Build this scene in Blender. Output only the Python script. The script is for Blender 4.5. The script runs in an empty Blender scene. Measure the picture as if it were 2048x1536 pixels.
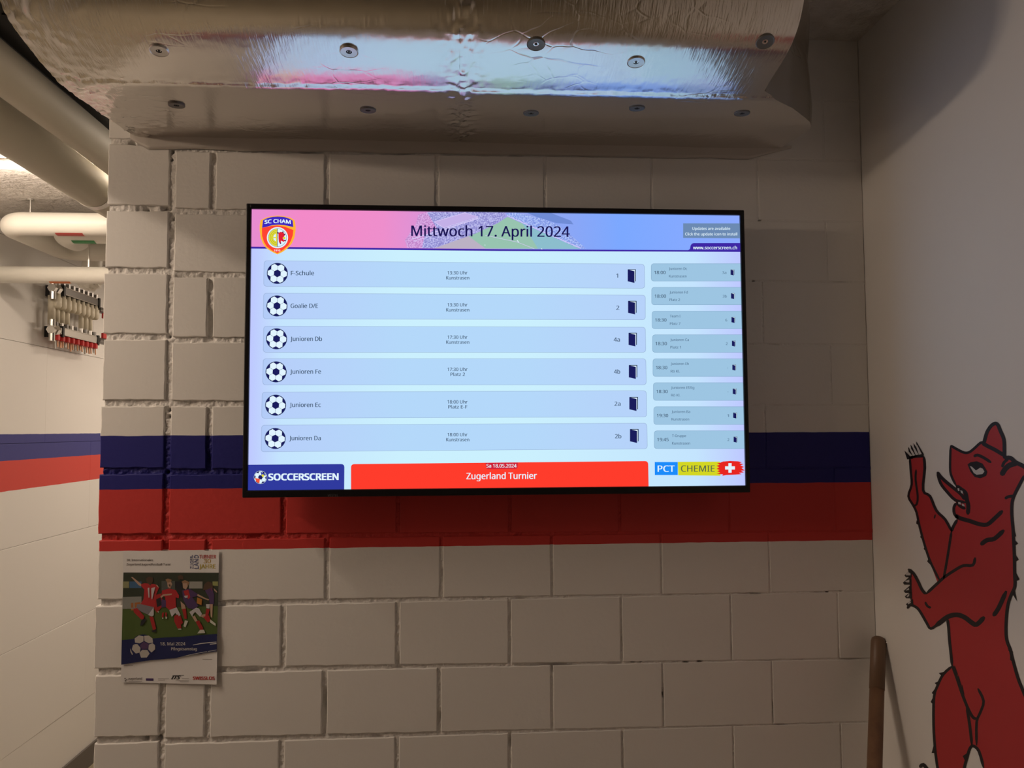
import bpy, bmesh, math, random
from mathutils import Vector, Matrix, noise
from mathutils.geometry import tessellate_polygon
random.seed(7)
PI = math.pi
SC = bpy.context.scene

# ------------------------------------------------------------------ camera, world, lights, exposure
ZC = 1.85                                   # camera height above the floor
CX, CY = 0.6613, -1.8767
FPX = 1600.0
YAW, PITCH, ROLL = 0.0666, 0.0567, -0.0051
F = Vector((math.sin(YAW) * math.cos(PITCH), math.cos(YAW) * math.cos(PITCH), math.sin(PITCH)))
_r0 = Vector((math.cos(YAW), -math.sin(YAW), 0)); _u0 = _r0.cross(F)
RV = math.cos(ROLL) * _r0 + math.sin(ROLL) * _u0
UV = -math.sin(ROLL) * _r0 + math.cos(ROLL) * _u0
CP = Vector((CX, CY, ZC))
cd = bpy.data.cameras.new('camera'); cam = bpy.data.objects.new('camera', cd)
SC.collection.objects.link(cam)
cd.sensor_width = 36; cd.lens = FPX / 2048 * 36; cd.clip_start = 0.02
cam.matrix_world = Matrix(((RV.x, UV.x, -F.x, CX), (RV.y, UV.y, -F.y, CY), (RV.z, UV.z, -F.z, ZC), (0, 0, 0, 1)))
SC.camera = cam
SC.view_settings.view_transform = 'Standard'; SC.view_settings.look = 'None'
SC.view_settings.gamma = 1; SC.view_settings.use_curve_mapping = False
SC.view_settings.exposure = 0.0

wd = bpy.data.worlds.new('world'); SC.world = wd; wd.use_nodes = True
wd.node_tree.nodes['Background'].inputs[0].default_value = (1, .85, .7, 1)
wd.node_tree.nodes['Background'].inputs[1].default_value = 0.05

def area(name, loc, rot, sx, sy, power, col=(1, .81, .64), spread=PI):
    l = bpy.data.lights.new(name, 'AREA'); l.shape = 'RECTANGLE'; l.size = sx; l.size_y = sy
    l.energy = power; l.color = col; l.spread = spread
    o = bpy.data.objects.new(name, l); SC.collection.objects.link(o)
    o.location = loc; o.rotation_euler = rot
    return o
XLW = -1.39                                  # plane of the corridor's left wall
# corridor tube behind the wall end, lamp left of the pipes, lamp beside the viewer
LAMPS = [  # name, place (world), rotation, size x, size y, power
    ('corridor', (-0.53, 1.03, ZC + .925), (0, 0, 0), 1.6, .05, 9.0),
    ('deep_fill', (-0.25, 3.05, ZC + .925), (0, 0, 0), .10, 1.0, 25.0),  # added lamp, out of view, that brightens the corridor's left wall
    ('left', (-0.92, -0.55, ZC + .925), (0, 0, 0), .03, .45, 10.0),
    ('side', (XLW + .06, -.98, ZC + .735), (0, -PI / 2, 0), .05, .40, 7.4),
]
for n_, loc_, rot_, sx_, sy_, p_ in LAMPS:
    area('lamp_light_' + n_, loc_, rot_, sx_, sy_, p_, (1, .77, .57) if n_ == 'side' else (1, .81, .64))
for i_ in range(5):                          # the corridor tube also throws light sideways along the ceiling
    l_ = bpy.data.lights.new('lamp_glow', 'POINT'); l_.energy = 2.6; l_.color = (1, .83, .68); l_.shadow_soft_size = .02
    o_ = bpy.data.objects.new('lamp_glow', l_); SC.collection.objects.link(o_); o_.location = (-1.15 + .28 * i_, 1.03, ZC + .895)

# ------------------------------------------------------------------ pixel -> place helpers (2048x1536 photograph)
def ray(x, y):
    return F + (x - 1024) / FPX * RV + (768 - y) / FPX * UV
def W(x, y, Y=0.0):                          # point on the plane y = Y
    d = ray(x, y); t = (Y - CY) / d.y
    return CP + t * d
def WX(x, y, X):                             # point on the plane x = X
    d = ray(x, y); t = (X - CX) / d.x
    return CP + t * d

# ------------------------------------------------------------------ object helpers
def lin(c):
    return tuple(((v / 255) / 12.92 if v / 255 <= .04045 else ((v / 255 + .055) / 1.055) ** 2.4) for v in c)
def new_obj(name, verts, faces, mats, parent=None, idx=None, smooth=False, label=None, kind=None, keep=False):
    vs = [Vector(v) for v in verts]
    if keep: c = Vector((0, 0, 0))
    else:
        mn = Vector((min(v.x for v in vs), min(v.y for v in vs), min(v.z for v in vs)))
        mx = Vector((max(v.x for v in vs), max(v.y for v in vs), max(v.z for v in vs)))
        c = (mn + mx) / 2
    me = bpy.data.meshes.new(name)
    me.from_pydata([tuple(v - c) for v in vs], [], faces)
    if not isinstance(mats, (list, tuple)): mats = [mats]
    for m in mats: me.materials.append(m)
    if idx: me.polygons.foreach_set('material_index', idx)
    if smooth: me.polygons.foreach_set('use_smooth', [True] * len(me.polygons))
    me.update()
    o = bpy.data.objects.new(name, me); SC.collection.objects.link(o)
    pw = Vector((0, 0, 0)); p = parent
    while p is not None: pw += p.location; p = p.parent
    o.parent = parent; o.location = c - pw
    if label: o['label'] = label
    if kind: o['kind'] = kind
    return o
def thing(name, loc, label, cat, group=None):
    o = bpy.data.objects.new(name, None); SC.collection.objects.link(o)
    o.location = loc; o.empty_display_size = .05
    o['label'] = label; o['category'] = cat
    if group: o['group'] = group
    return o
class MB:
    def __init__(s): s.v = []; s.f = []; s.m = []
    def add(s, v, f, m=0):
        b = len(s.v); s.v += [tuple(q) for q in v]; s.f += [tuple(b + i for i in g) for g in f]; s.m += [m] * len(f)
        return s
    def box(s, x0, x1, y0, y1, z0, z1, m=0):
        return s.add([(x0, y0, z0), (x1, y0, z0), (x1, y1, z0), (x0, y1, z0), (x0, y0, z1), (x1, y0, z1), (x1, y1, z1), (x0, y1, z1)],
                     [(0, 3, 2, 1), (4, 5, 6, 7), (0, 1, 5, 4), (1, 2, 6, 5), (2, 3, 7, 6), (3, 0, 4, 7)], m)
    def bbox(s, x0, x1, y0, y1, z0, z1, b=.003, m=0):
        """bevelled box"""
        bm = bmesh.new(); bmesh.ops.create_cube(bm, size=1)
        for v in bm.verts:
            v.co = Vector((x0 if v.co.x < 0 else x1, y0 if v.co.y < 0 else y1, z0 if v.co.z < 0 else z1))
        bmesh.ops.bevel(bm, geom=bm.edges[:], offset=b, segments=2, affect='EDGES', profile=.5)
        bm.verts.index_update()
        s.add([v.co.copy() for v in bm.verts], [[v.index for v in f.verts] for f in bm.faces], m); bm.free()
        return s
    def tube(s, pts, r, n=16, m=0, caps=True):
        pts = [Vector(p) for p in pts]; rs = r if isinstance(r, (list, tuple)) else [r] * len(pts)
        vv = []; ff = []; prev = None
        for i, p in enumerate(pts):
            t = (pts[min(i + 1, len(pts) - 1)] - pts[max(i - 1, 0)]).normalized()
            if prev is None:
                a = Vector((0, 0, 1)) if abs(t.z) < .9 else Vector((1, 0, 0))
                e1 = t.cross(a).normalized()
            else: e1 = (prev - t * prev.dot(t)).normalized()
            prev = e1; e2 = t.cross(e1)
            for k in range(n):
                a = 2 * PI * k / n; vv.append(p + rs[i] * (math.cos(a) * e1 + math.sin(a) * e2))
        for i in range(len(pts) - 1):
            for k in range(n):
                k2 = (k + 1) % n; ff.append((i * n + k, i * n + k2, (i + 1) * n + k2, (i + 1) * n + k))
        if caps: ff += [tuple(reversed(range(n))), tuple((len(pts) - 1) * n + k for k in range(n))]
        return s.add(vv, ff, m)
    def obj(s, name, mats, parent=None, **kw):
        return new_obj(name, s.v, s.f, mats, parent, idx=s.m if any(s.m) else None, **kw)

# ------------------------------------------------------------------ materials
def mat(name, col, rough=.5, metal=0.0, bump=None, spec=.5, var=None):
    m = bpy.data.materials.new(name); m.use_nodes = True; nt = m.node_tree; b = nt.nodes['Principled BSDF']
    b.inputs['Base Color'].default_value = (*col, 1); b.inputs['Roughness'].default_value = rough
    b.inputs['Metallic'].default_value = metal; b.inputs['Specular IOR Level'].default_value = spec
    tc = nt.nodes.new('ShaderNodeNewGeometry')
    if bump:
        sc, st, dist = bump
        n = nt.nodes.new('ShaderNodeTexNoise'); n.inputs['Scale'].default_value = sc; n.inputs['Detail'].default_value = 4
        nt.links.new(tc.outputs['Position'], n.inputs['Vector'])
        bp = nt.nodes.new('ShaderNodeBump'); bp.inputs['Strength'].default_value = st; bp.inputs['Distance'].default_value = dist
        nt.links.new(n.outputs['Fac'], bp.inputs['Height']); nt.links.new(bp.outputs['Normal'], b.inputs['Normal'])
    if var:
        col2, sc = var
        n2 = nt.nodes.new('ShaderNodeTexNoise'); n2.inputs['Scale'].default_value = sc; n2.inputs['Detail'].default_value = 5
        nt.links.new(tc.outputs['Position'], n2.inputs['Vector'])
        mx = nt.nodes.new('ShaderNodeMix'); mx.data_type = 'RGBA'
        mx.inputs[6].default_value = (*col, 1); mx.inputs[7].default_value = (*col2, 1)
        rp = nt.nodes.new('ShaderNodeMapRange'); rp.inputs[1].default_value = .4; rp.inputs[2].default_value = .65
        nt.links.new(n2.outputs['Fac'], rp.inputs[0]); nt.links.new(rp.outputs[0], mx.inputs[0])
        nt.links.new(mx.outputs[2], b.inputs['Base Color'])
    return m
def emis(name, rgb, rgb2=None, x0=0, x1=1, strength=1.0):
    """backlit screen colour, optionally running from one colour to another along X"""
    m = bpy.data.materials.new(name); m.use_nodes = True; nt = m.node_tree
    for n in list(nt.nodes): nt.nodes.remove(n)
    o = nt.nodes.new('ShaderNodeOutputMaterial'); e = nt.nodes.new('ShaderNodeEmission')
    e.inputs['Color'].default_value = (*lin(rgb), 1); e.inputs['Strength'].default_value = strength
    nt.links.new(e.outputs[0], o.inputs[0])
    return m
Z_S0, Z_S1, Z_S2 = ZC - .0102, ZC - .1312, ZC - .2693
WHITE = (.80, .775, .74)
def paint_mat(name, bumpsc, st, dist, rough=.55, blue=(.014, .014, .175), red=(.58, .042, .036), tint=(1,1,1)):
    """white wall paint with a blue and a red band painted round the room"""
    m = bpy.data.materials.new(name); m.use_nodes = True; nt = m.node_tree; L = nt.links; b = nt.nodes['Principled BSDF']
    b.inputs['Roughness'].default_value = rough; b.inputs['Specular IOR Level'].default_value = .35
    g = nt.nodes.new('ShaderNodeNewGeometry'); sp = nt.nodes.new('ShaderNodeSeparateXYZ'); L.new(g.outputs['Position'], sp.inputs[0])
    nz = nt.nodes.new('ShaderNodeTexNoise'); nz.inputs['Scale'].default_value = 14; L.new(g.outputs['Position'], nz.inputs['Vector'])
    ad = nt.nodes.new('ShaderNodeMath'); ad.operation = 'MULTIPLY_ADD'; ad.inputs[1].default_value = .004; L.new(nz.outputs['Fac'], ad.inputs[0]); L.new(sp.outputs['Z'], ad.inputs[2])
    def gt(z):
        n = nt.nodes.new('ShaderNodeMath'); n.operation = 'GREATER_THAN'; n.inputs[1].default_value = z + .002; L.new(ad.outputs[0], n.inputs[0]); return n
    def mix(f, a, c):
        n = nt.nodes.new('ShaderNodeMix'); n.data_type = 'RGBA'; L.new(f.outputs[0], n.inputs[0])
        for i, q in ((6, a), (7, c)):
            if isinstance(q, tuple): n.inputs[i].default_value = (*q, 1)
            else: L.new(q.outputs[2], n.inputs[i])
        return n
    wh = tuple(w * t for w, t in zip(WHITE, tint))
    m1 = mix(gt(Z_S2), wh, red); m2 = mix(gt(Z_S1), m1, blue); m3 = mix(gt(Z_S0), m2, wh)
    L.new(m3.outputs[2], b.inputs['Base Color'])
    n = nt.nodes.new('ShaderNodeTexNoise'); n.inputs['Scale'].default_value = bumpsc; n.inputs['Detail'].default_value = 5; L.new(g.outputs['Position'], n.inputs['Vector'])
    bp = nt.nodes.new('ShaderNodeBump'); bp.inputs['Strength'].default_value = st; bp.inputs['Distance'].default_value = dist
    L.new(n.outputs['Fac'], bp.inputs['Height']); L.new(bp.outputs['Normal'], b.inputs['Normal'])
    return m
M_BRICK = paint_mat('painted_brick', 90, .25, .002)
M_MORTAR = paint_mat('painted_mortar', 220, .6, .003, rough=.6)
M_BLOCK = paint_mat('painted_block', 40, .2, .002, blue=(.05, .052, .24), red=(.66, .07, .055))
M_PLASTER = mat('smooth_wall_paint', (.80, .775, .745), .6, bump=(35, .12, .003))
M_BACK = mat('darkened_rear_wall', (.30, .27, .23), .6)  # unseen rear wall, darkened to cut the light it bounces back
M_FLOOR = mat('floor_coating', (.36, .31, .22), .45, bump=(60, .1, .002), var=((.31, .265, .185), 6))
M_SKIRT = mat('skirting', (.13, .115, .105), .5)
M_CONC = mat('rough_concrete', (.70, .66, .62), .85, bump=(55, 1.0, .012), var=((.58, .54, .50), 18))
M_PIPE = mat('white_pipe_jacket', (.80, .775, .70), .42, bump=(8, .1, .004))
M_PIPE2 = mat('grey_pipe_jacket', (.60, .575, .48), .62, bump=(8, .1, .004))
M_BLACK = mat('black_plastic', (.012, .012, .013), .35)
M_BEZEL = mat('bezel_plastic', (.010, .009, .010), .35, spec=.3)
M_STEEL = mat('zinc_steel', (.62, .60, .57), .32, 1.0)
M_WDARK = mat('dull_washer', (.20, .185, .165), .5, .6)
M_DSTEEL = mat('dark_steel', (.03, .028, .026), .6, .3)
M_CHROME = mat('nickel', (.72, .70, .66), .22, 1.0)
M_DARKM = mat('dark_metal_rail', (.22, .21, .20), .35, .8)
M_CREAM = mat('cream_plastic', (.72, .66, .52), .45)
M_REDP = mat('red_plastic', (.55, .02, .02), .4)
M_COPPER = mat('copper_tube', (.55, .30, .18), .4, .6)
M_WOOD = mat('broom_wood', (.25, .14, .075), .5, bump=(60, .2, .002), var=((.19, .10, .055), 30))
M_WOOD2 = mat('broom_tape', (.17, .10, .06), .45)
M_BRISTLE = mat('bristles', (.05, .03, .02), .8)
M_PAPER = mat('poster_paper', (.80, .78, .77), .35)

def foil_mat(name='aluminium_foil'):
    m = bpy.data.materials.new(name); m.use_nodes = True; nt = m.node_tree; L = nt.links; b = nt.nodes['Principled BSDF']
    b.inputs['Base Color'].default_value = (.79, .76, .72, 1); b.inputs['Metallic'].default_value = 1
    b.inputs['Roughness'].default_value = .2
    g = nt.nodes.new('ShaderNodeNewGeometry')
    def mapped(sx, sy, sz, rot=0):
        mp = nt.nodes.new('ShaderNodeMapping'); mp.inputs['Scale'].default_value = (sx, sy, sz); mp.inputs['Rotation'].default_value = (0, 0, rot)
        L.new(g.outputs['Position'], mp.inputs['Vector']); return mp
    # fine reinforcing threads, short streaks across the duct
    n1 = nt.nodes.new('ShaderNodeTexNoise'); n1.inputs['Scale'].default_value = 1; n1.inputs['Detail'].default_value = 3
    L.new(mapped(260, 30, 30, .3).outputs[0], n1.inputs['Vector'])
    # sharp crinkles
    v = nt.nodes.new('ShaderNodeTexVoronoi'); v.feature = 'DISTANCE_TO_EDGE'; v.inputs['Scale'].default_value = 1
    nd = nt.nodes.new('ShaderNodeTexNoise'); nd.inputs['Scale'].default_value = 5; nd.inputs['Detail'].default_value = 3
    L.new(g.outputs['Position'], nd.inputs['Vector'])
    mixv = nt.nodes.new('ShaderNodeVectorMath'); mixv.operation = 'MULTIPLY_ADD'; mixv.inputs[1].default_value = (2.2, 2.2, 2.2)
    L.new(nd.outputs['Color'], mixv.inputs[0]); L.new(mapped(14, 26, 26, -.3).outputs[0], mixv.inputs[2]); L.new(mixv.outputs[0], v.inputs['Vector'])
    cr = nt.nodes.new('ShaderNodeMapRange'); cr.inputs[1].default_value = 0; cr.inputs[2].default_value = .05; L.new(v.outputs['Distance'], cr.inputs[0])
    msk = nt.nodes.new('ShaderNodeTexNoise'); msk.inputs['Scale'].default_value = 5; L.new(g.outputs['Position'], msk.inputs['Vector'])
    mr = nt.nodes.new('ShaderNodeMapRange'); mr.inputs[1].default_value = .52; mr.inputs[2].default_value = .68; L.new(msk.outputs['Fac'], mr.inputs[0])
    mm = nt.nodes.new('ShaderNodeMath'); mm.operation = 'MULTIPLY'; L.new(cr.outputs[0], mm.inputs[0]); L.new(mr.outputs[0], mm.inputs[1])
    b1 = nt.nodes.new('ShaderNodeBump'); b1.inputs['Strength'].default_value = .35; b1.inputs['Distance'].default_value = .0012; L.new(n1.outputs['Fac'], b1.inputs['Height'])
    b2 = nt.nodes.new('ShaderNodeBump'); b2.inputs['Strength'].default_value = .4; b2.inputs['Distance'].default_value = .0009; L.new(mm.outputs[0], b2.inputs['Height']); L.new(b1.outputs['Normal'], b2.inputs['Normal'])
    L.new(b2.outputs['Normal'], b.inputs['Normal'])
    return m
M_FOIL = foil_mat()
M_FLAP = mat('dull_foil_tape', (.50, .46, .42), .5, .25, bump=(25, .3, .003))

# ================================================================== SETTING
ZCEIL = ZC + .96
XL, XR = -1.39, 1.653
YB, YF = -5.0, 4.2
MB().box(XL - .3, XR + .3, YB - .2, YF + .2, -.1, 0).obj('floor', M_FLOOR, kind='structure')
MB().box(XL - .3, XR + .3, YB - .2, YF + .2, ZCEIL, ZCEIL + .1).obj('ceiling', M_CONC, kind='structure')
MB().box(XR, XR + .15, YB, .30, 0, ZCEIL).obj('wall_right', M_PLASTER, kind='structure')
MB().box(XL - .3, XR + .3, YB - .15, YB, 0, ZCEIL)  .obj('wall_back', M_BACK, kind='structure')
MB().box(XL - .3, XR + .3, YF, YF + .15, 0, ZCEIL).obj('wall_far', M_PLASTER, kind='structure')
MB().bbox(XL, XL + .012, YB, YF, 0.0, .115, b=.003).obj('baseboard_left', M_SKIRT, kind='structure')

# ---- left corridor wall of large painted blocks
wl = MB().box(XL - .2, XL - .012, YB, YF, 0, ZCEIL).obj('wall_left', M_BLOCK, kind='structure')
zj = [0] + [ZC + z for z in (-1.47, -1.0, -.53, -.054, .42, .89)] + [ZCEIL]
for k in range(len(zj) - 1):
    off = .5 * (k % 2); y = YB
    cuts = [YB] + [YB + off + .25 + 1.0 * i for i in range(10) if YB + off + .25 + i < YF - .2] + [YF]
    for a, c in zip(cuts[:-1], cuts[1:]):
        g = .0007 if k else 0
        pr = random.uniform(-.0012, .0012)
        MB().bbox(XL - .013, XL + pr, a + .0002, c - .0002, zj[k] + g, zj[k + 1] - g, b=.0016).obj('brick', M_BLOCK, wl)

# ---- the brick wall that carries the television
TH = .25
XEDGE = W(205, 700).x
wf = MB().box(XEDGE + .03, XR - .001, .05, TH - .02, 0, ZCEIL).obj('wall_front', M_MORTAR, kind='structure')
Zr = {}                                       # joint heights: (left z at X=.05, right z at X=1.6)
def zpair(p, q):
    a = W(*p); c = W(*q); s = (c.z - a.z) / (c.x - a.x) if p != q else 0
    return (a.z + s * (0 - a.x), s)
pts = {1: ((420, 423), (1600, 442)), 2: ((400, 549), (1600, 563)), 3: ((450, 680), (1600, 689)), 4: ((400, 807), (1650, 810.5)),
       5: ((450, 943), (1650, 936)), 6: ((540, 1072), (1600, 1063)), 7: ((600, 1203.7), (1700, 1183)), 8: ((600, 1337), (1600, 1319.5)), 9: ((600, 1475), (1700, 1445))}
for k, (p, q) in pts.items(): Zr[k] = zpair(p, q)
Zr[0] = (ZC + .657, 0); Zr[-1] = (ZC + .807, 0); Zr[-2] = (ZCEIL, 0)
for k in range(10, 17): Zr[k] = (Zr[9][0] - .1498 * (k - 9), Zr[9][1] * (1 - (k - 9) / 8))
Zr[17] = (0, 0)
pier_y = {0: 283, 1: 416, 2: 541, 3: 673, 4: 806, 5: 942, 6: 1074, 7: 1205, 8: 1343, 9: 1479}
Zp = {k: W(270, y).z for k, y in pier_y.items()}
Zp[-1] = ZC + .805; Zp[-2] = ZCEIL
for k in range(10, 17): Zp[k] = Zp[9] - .1498 * (k - 9)
Zp[17] = 0
def zr(k, x): return Zr[k][0] + Zr[k][1] * x
odd0 = {0: [(426, 360), (653.7, 360), (873.4, 360), (1090, 360), (1303, 360), (1515, 360)],
        2: [(420, 620), (None, 1), (None, 2), (None, 3), (None, 4), (1524.6, 620)],
        4: [(418.5, 870), (None, 1), (None, 2), (None, 3), (None, 4), (1530.5, 870)],
        6: [(416, 1150), (653.6, 1150), (883, 1150), (1104, 1150), (1323, 1150), (1539, 1150)],
        8: [(415, 1400), (648.7, 1400), (878, 1400), (1104, 1400), (1326, 1400), (1545, 1400)]}
even0 = {1: [(None, 1), (None, 2), (None, 3), (None, 4), (None, 5), (1652.6, 500)], 3: [(None, 1), (None, 2), (None, 3), (None, 4), (None, 5), (1661, 740)],
         5: [(567, 1040), (None, 2), (None, 3), (None, 4), (None, 5), (1669, 1000)],
         7: [(566, 1270), (795, 1270), (1019.5, 1270), (1243, 1270), (1462.5, 1270), (1677, 1270)],
         9: [(563, 1500), (793.6, 1500), (1019.5, 1500), (1245, 1500), (1467, 1500), (1682, 1500)]}
def cuts_for(k):
    if k in odd0: L_ = odd0[k]; o = .0945
    elif k in even0: L_ = even0[k]; o = 0
    else: L_ = [(None, i) for i in (range(6) if k % 2 == 0 else range(1, 7))]; o = .0945 if k % 2 == 0 else 0
    r = []
    for a, b in L_:
        r.append(b * .26 + o + random.uniform(-.002, .002) if a is None else W(a, b).x)
    return [W(340, 600).x] + r + [XR - .001]
def fade(x): return max(0.0, min(1.0, 1 - (x + .1) / 1.35))
def gap(x): return .0022 + .0052 * fade(x)        # half joint width
def brick(x0, x1, zb, zt, left_open=False):
    """x0..x1 outer joint centre lines; zb, zt functions of x"""
    n1 = max(4, int((x1 - x0) / .016)); n2 = 9
    out = []
    def J(): return random.uniform(-1, 1) * (.0004 + .0008 * f)
    f = fade((x0 + x1) / 2)
    gx0 = 0 if left_open else gap(x0); gx1 = gap(x1) if x1 < XR - .01 else 0
    X0, X1 = x0 + gx0, x1 - gx1
    for i in range(n1): x = X0 + (X1 - X0) * i / n1; out.append((x, zb(x) + gap(x) + J()))
    for i in range(n2): t = i / n2; a = zb(X1) + gap(X1); c = zt(X1) - gap(X1); out.append((X1 + J() * .7, a + (c - a) * t))
    for i in range(n1): x = X1 + (X0 - X1) * i / n1; out.append((x, zt(x) - gap(x) + J()))
    for i in range(n2): t = i / n2; a = zt(X0) - gap(X0); c = zb(X0) + gap(X0); out.append((X0 + J() * .7, a + (c - a) * t))
    m = len(out); cx = (X0 + X1) / 2; cz = sum(p[1] for p in out) / m
    yo = random.uniform(-.0009, .0009) * (.3 + f)
    v = []
    bev = .0009 + .0014 * f
    hw = (X1 - X0) / 2; hh = (zt(cx) - zb(cx)) / 2
    for s_, yy in ((1, .07 if not left_open else TH), (1, bev * .9), (-.35, bev * .35), (-1, 0)):
        for (x, z) in out:
            if s_ < 0:
                dx = x - cx; dz = z - cz; k1 = 1 - bev * (-s_) / hw; k2 = 1 - bev * (-s_) / hh
                v.append((cx + dx * k1, yy + yo, cz + dz * k2))
            else: v.append((x, yy + yo if yy < .05 else yy, z))
    fs = []
    for r in range(3):
        for i in range(m):
            j = (i + 1) % m; fs.append((r * m + i, r * m + j, (r + 1) * m + j, (r + 1) * m + i))
    fs.append(tuple(3 * m + i for i in range(m)))
    if left_open: fs.append(tuple(reversed(range(m))))
    new_obj('brick', v, fs, M_BRICK, wf)
rows = sorted(k for k in Zr if k < 17)
all_cuts = {}
for k in rows:
    cs = cuts_for(k); all_cuts[k] = cs
    zt = lambda x, k=k: zr(k, x) + (gap(x) if k == -2 else 0)
    zb = lambda x, k=k: zr(k + 1, x) - (gap(x) if k == 16 else 0)
    for a, c in zip(cs[:-1], cs[1:]): brick(a, c, zb, zt)
    pj = random.uniform(-.0025, .0025)
    brick(XEDGE + pj, cs[0], lambda x, k=k: Zp[k + 1] - (gap(x) if k == 16 else 0), lambda x, k=k: Zp[k] + (gap(x) if k == -2 else 0), True)
# crumbly mortar pressed into the joints
holes = [((262, 286), .007), ((343, 302), .004), ((341, 318), .003), ((336, 415), .006), ((326, 414), .006), ((345, 436), .004),
         ((289, 418), .005), ((336, 833), .004), ((336, 820), .004), ((316, 1479), .007), ((290, 1478), .006), ((337, 673), .003), ((333, 944), .004),
         ((1520, 442), .003), ((1507, 562), .002), ((1656, 1182), .003), ((1682, 1181), .002), ((1326, 1390), .004), ((1266, 1322), .004), ((1280, 1321), .004), ((1372, 1322), .005), ((1400, 1321.5), .005), ((1468, 1194), .003)]
holes = [(W(*p), r) for p, r in holes]
mort = MB()
def mdepth(x, z):
    lo = max(0.0, min(1.0, (ZC - .15 - z) / .5)); f = max(0.0, min(1.0, 1 - (x + .1) / (1.35 + .75 * lo)))
    n = noise.noise(Vector((x * 95, 0, z * 95))) + .6 * noise.noise(Vector((x * 230, 3, z * 230)))
    big = noise.noise(Vector((x * 18, 9, z * 18)))
    y = .0008 + .0048 * f + (.0006 + .0024 * f) * n
    if big > .25: y += (.002 + .004 * f) * (big - .25) * 4
    for h, r in holes:
        d2 = (x - h.x) ** 2 + (z - h.z) ** 2
        if d2 < (2.5 * r) ** 2: y += .022 * math.exp(-d2 / (r * r) * 1.2)
    return y
def strip(p0, p1, hw0, hw1, horizontal, step=.0022):
    p0 = Vector((p0[0], 0, p0[1])); p1 = Vector((p1[0], 0, p1[1])); L_ = (p1 - p0).length
    n = max(2, int(L_ / step)); m = 7; vv = []; ff = []
    for i in range(n + 1):
        t = i / n; p = p0.lerp(p1, t); hw = (hw0 + (hw1 - hw0) * t) + .0022
        for j in range(m + 1):
            s = -hw + 2 * hw * j / m
            x, z = (p.x, p.z + s) if horizontal else (p.x + s, p.z)
            vv.append((x, mdepth(x, z), z))
    for i in range(n):
        for j in range(m):
            a = i * (m + 1) + j
            ff.append((a, a + m + 1, a + m + 2, a + 1) if horizontal else (a, a + 1, a + m + 2, a + m + 1))
    mort.add(vv, ff)
for k in rows:
    if k > -2:
        for i in range(8):
            xa = XEDGE_R = all_cuts[0][0] + (XR - all_cuts[0][0]) * i / 8; xb = all_cuts[0][0] + (XR - all_cuts[0][0]) * (i + 1) / 8
            strip((xa, zr(k, xa)), (xb, zr(k, xb)), gap(xa), gap(xb), True, .0022 if k < 11 else .01)
        strip((XEDGE + .006, Zp[k]), (all_cuts[k][0], Zp[k]), gap(0), gap(0), True, .0022 if k < 11 else .01)
    for x in all_cuts[k][1:-1]:
        strip((x, zr(k + 1, x)), (x, zr(k, x)), gap(x), gap(x), False, .0022 if k < 10 else .01)
    strip((all_cuts[k][0], zr(k + 1, 0)), (all_cuts[k][0], zr(k, 0)), gap(0), gap(0), False, .0022 if k < 10 else .01)
# recessed mortar on the end face of the pier
mort.box(XEDGE + .006, XEDGE + .04, .012, TH - .01, 0, ZCEIL)
mort.obj('mortar', M_MORTAR, wf, kind='stuff', smooth=True)

# ================================================================== FOIL WRAPPED DUCT
DX0, DX1, DX2 = CX - .749, 1.255, 1.438
duct = thing('ventilation_duct', (.6, -.3, ZCEIL), 'foil-wrapped insulated ventilation duct under the ceiling above the television', 'duct')
prof = [(0.0, .683), (-.12, .672), (-.24, .661), (-.345, .6545), (-.362, .655), (-.368, .6575), (-.40, .6605), (-.44, .666), (-.48, .6735), (-.515, .683), (-.542, .697), (-.562, .716), (-.580, .745), (-.592, .785), (-.598, .84), (-.60, .958)]
def densify(pr, step):
    out = [pr[0]]
    for i in range(len(pr) - 1):
        a, b = pr[i], pr[i + 1]; n = max(1, int(math.dist(a, b) / step))
        p0 = pr[max(i - 1, 0)]; p3 = pr[min(i + 2, len(pr) - 1)]
        for k in range(1, n + 1):
            t = k / n
            q = []
            for d in (0, 1):
                q.append(.5 * (2 * a[d] + (b[d] - p0[d]) * t + (2 * p0[d] - 5 * a[d] + 4 * b[d] - p3[d]) * t * t + (3 * a[d] - 3 * b[d] + p3[d] - p0[d]) * t ** 3))
            out.append(tuple(q))
    return out
PR = densify(prof, .006)
def xright(y):
    tab = [(0, 1.445), (-.17, 1.445), (-.197, 1.437), (-.23, 1.418), (-.257, 1.395), (-.311, 1.346), (-.362, 1.285), (-.385, 1.258), (-.42, DX1), (-1, DX1)]
    for (a, xa), (b, xb) in zip(tab[:-1], tab[1:]):
        if y >= b: return xa + (xb - xa) * (a - y) / (a - b)
    return DX1
XSEAM = .668
def foil_off(x, y, z, j):
    seam = math.exp(-((x - XSEAM) / .03) ** 2); endl = math.exp(-((x - DX0) / .09) ** 2)
    lip = math.exp(-((y + .365) / .012) ** 2)
    n = noise.noise(Vector((x * 5, y * 9, z * 9))) * .0016
    if y > -.34: n *= .8
    c = noise.noise(Vector((x * 38 + y * 22, y * 60, 4))) ; c2 = noise.noise(Vector((x * 130, y * 70, 8)))
    r = n + (abs(c) - .25) * (.0006 + .005 * seam + .0055 * endl + .0016 * lip) + c2 * (.0002 + .003 * seam + .001 * endl + .0008 * lip)
    return r
NX = 300
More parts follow.
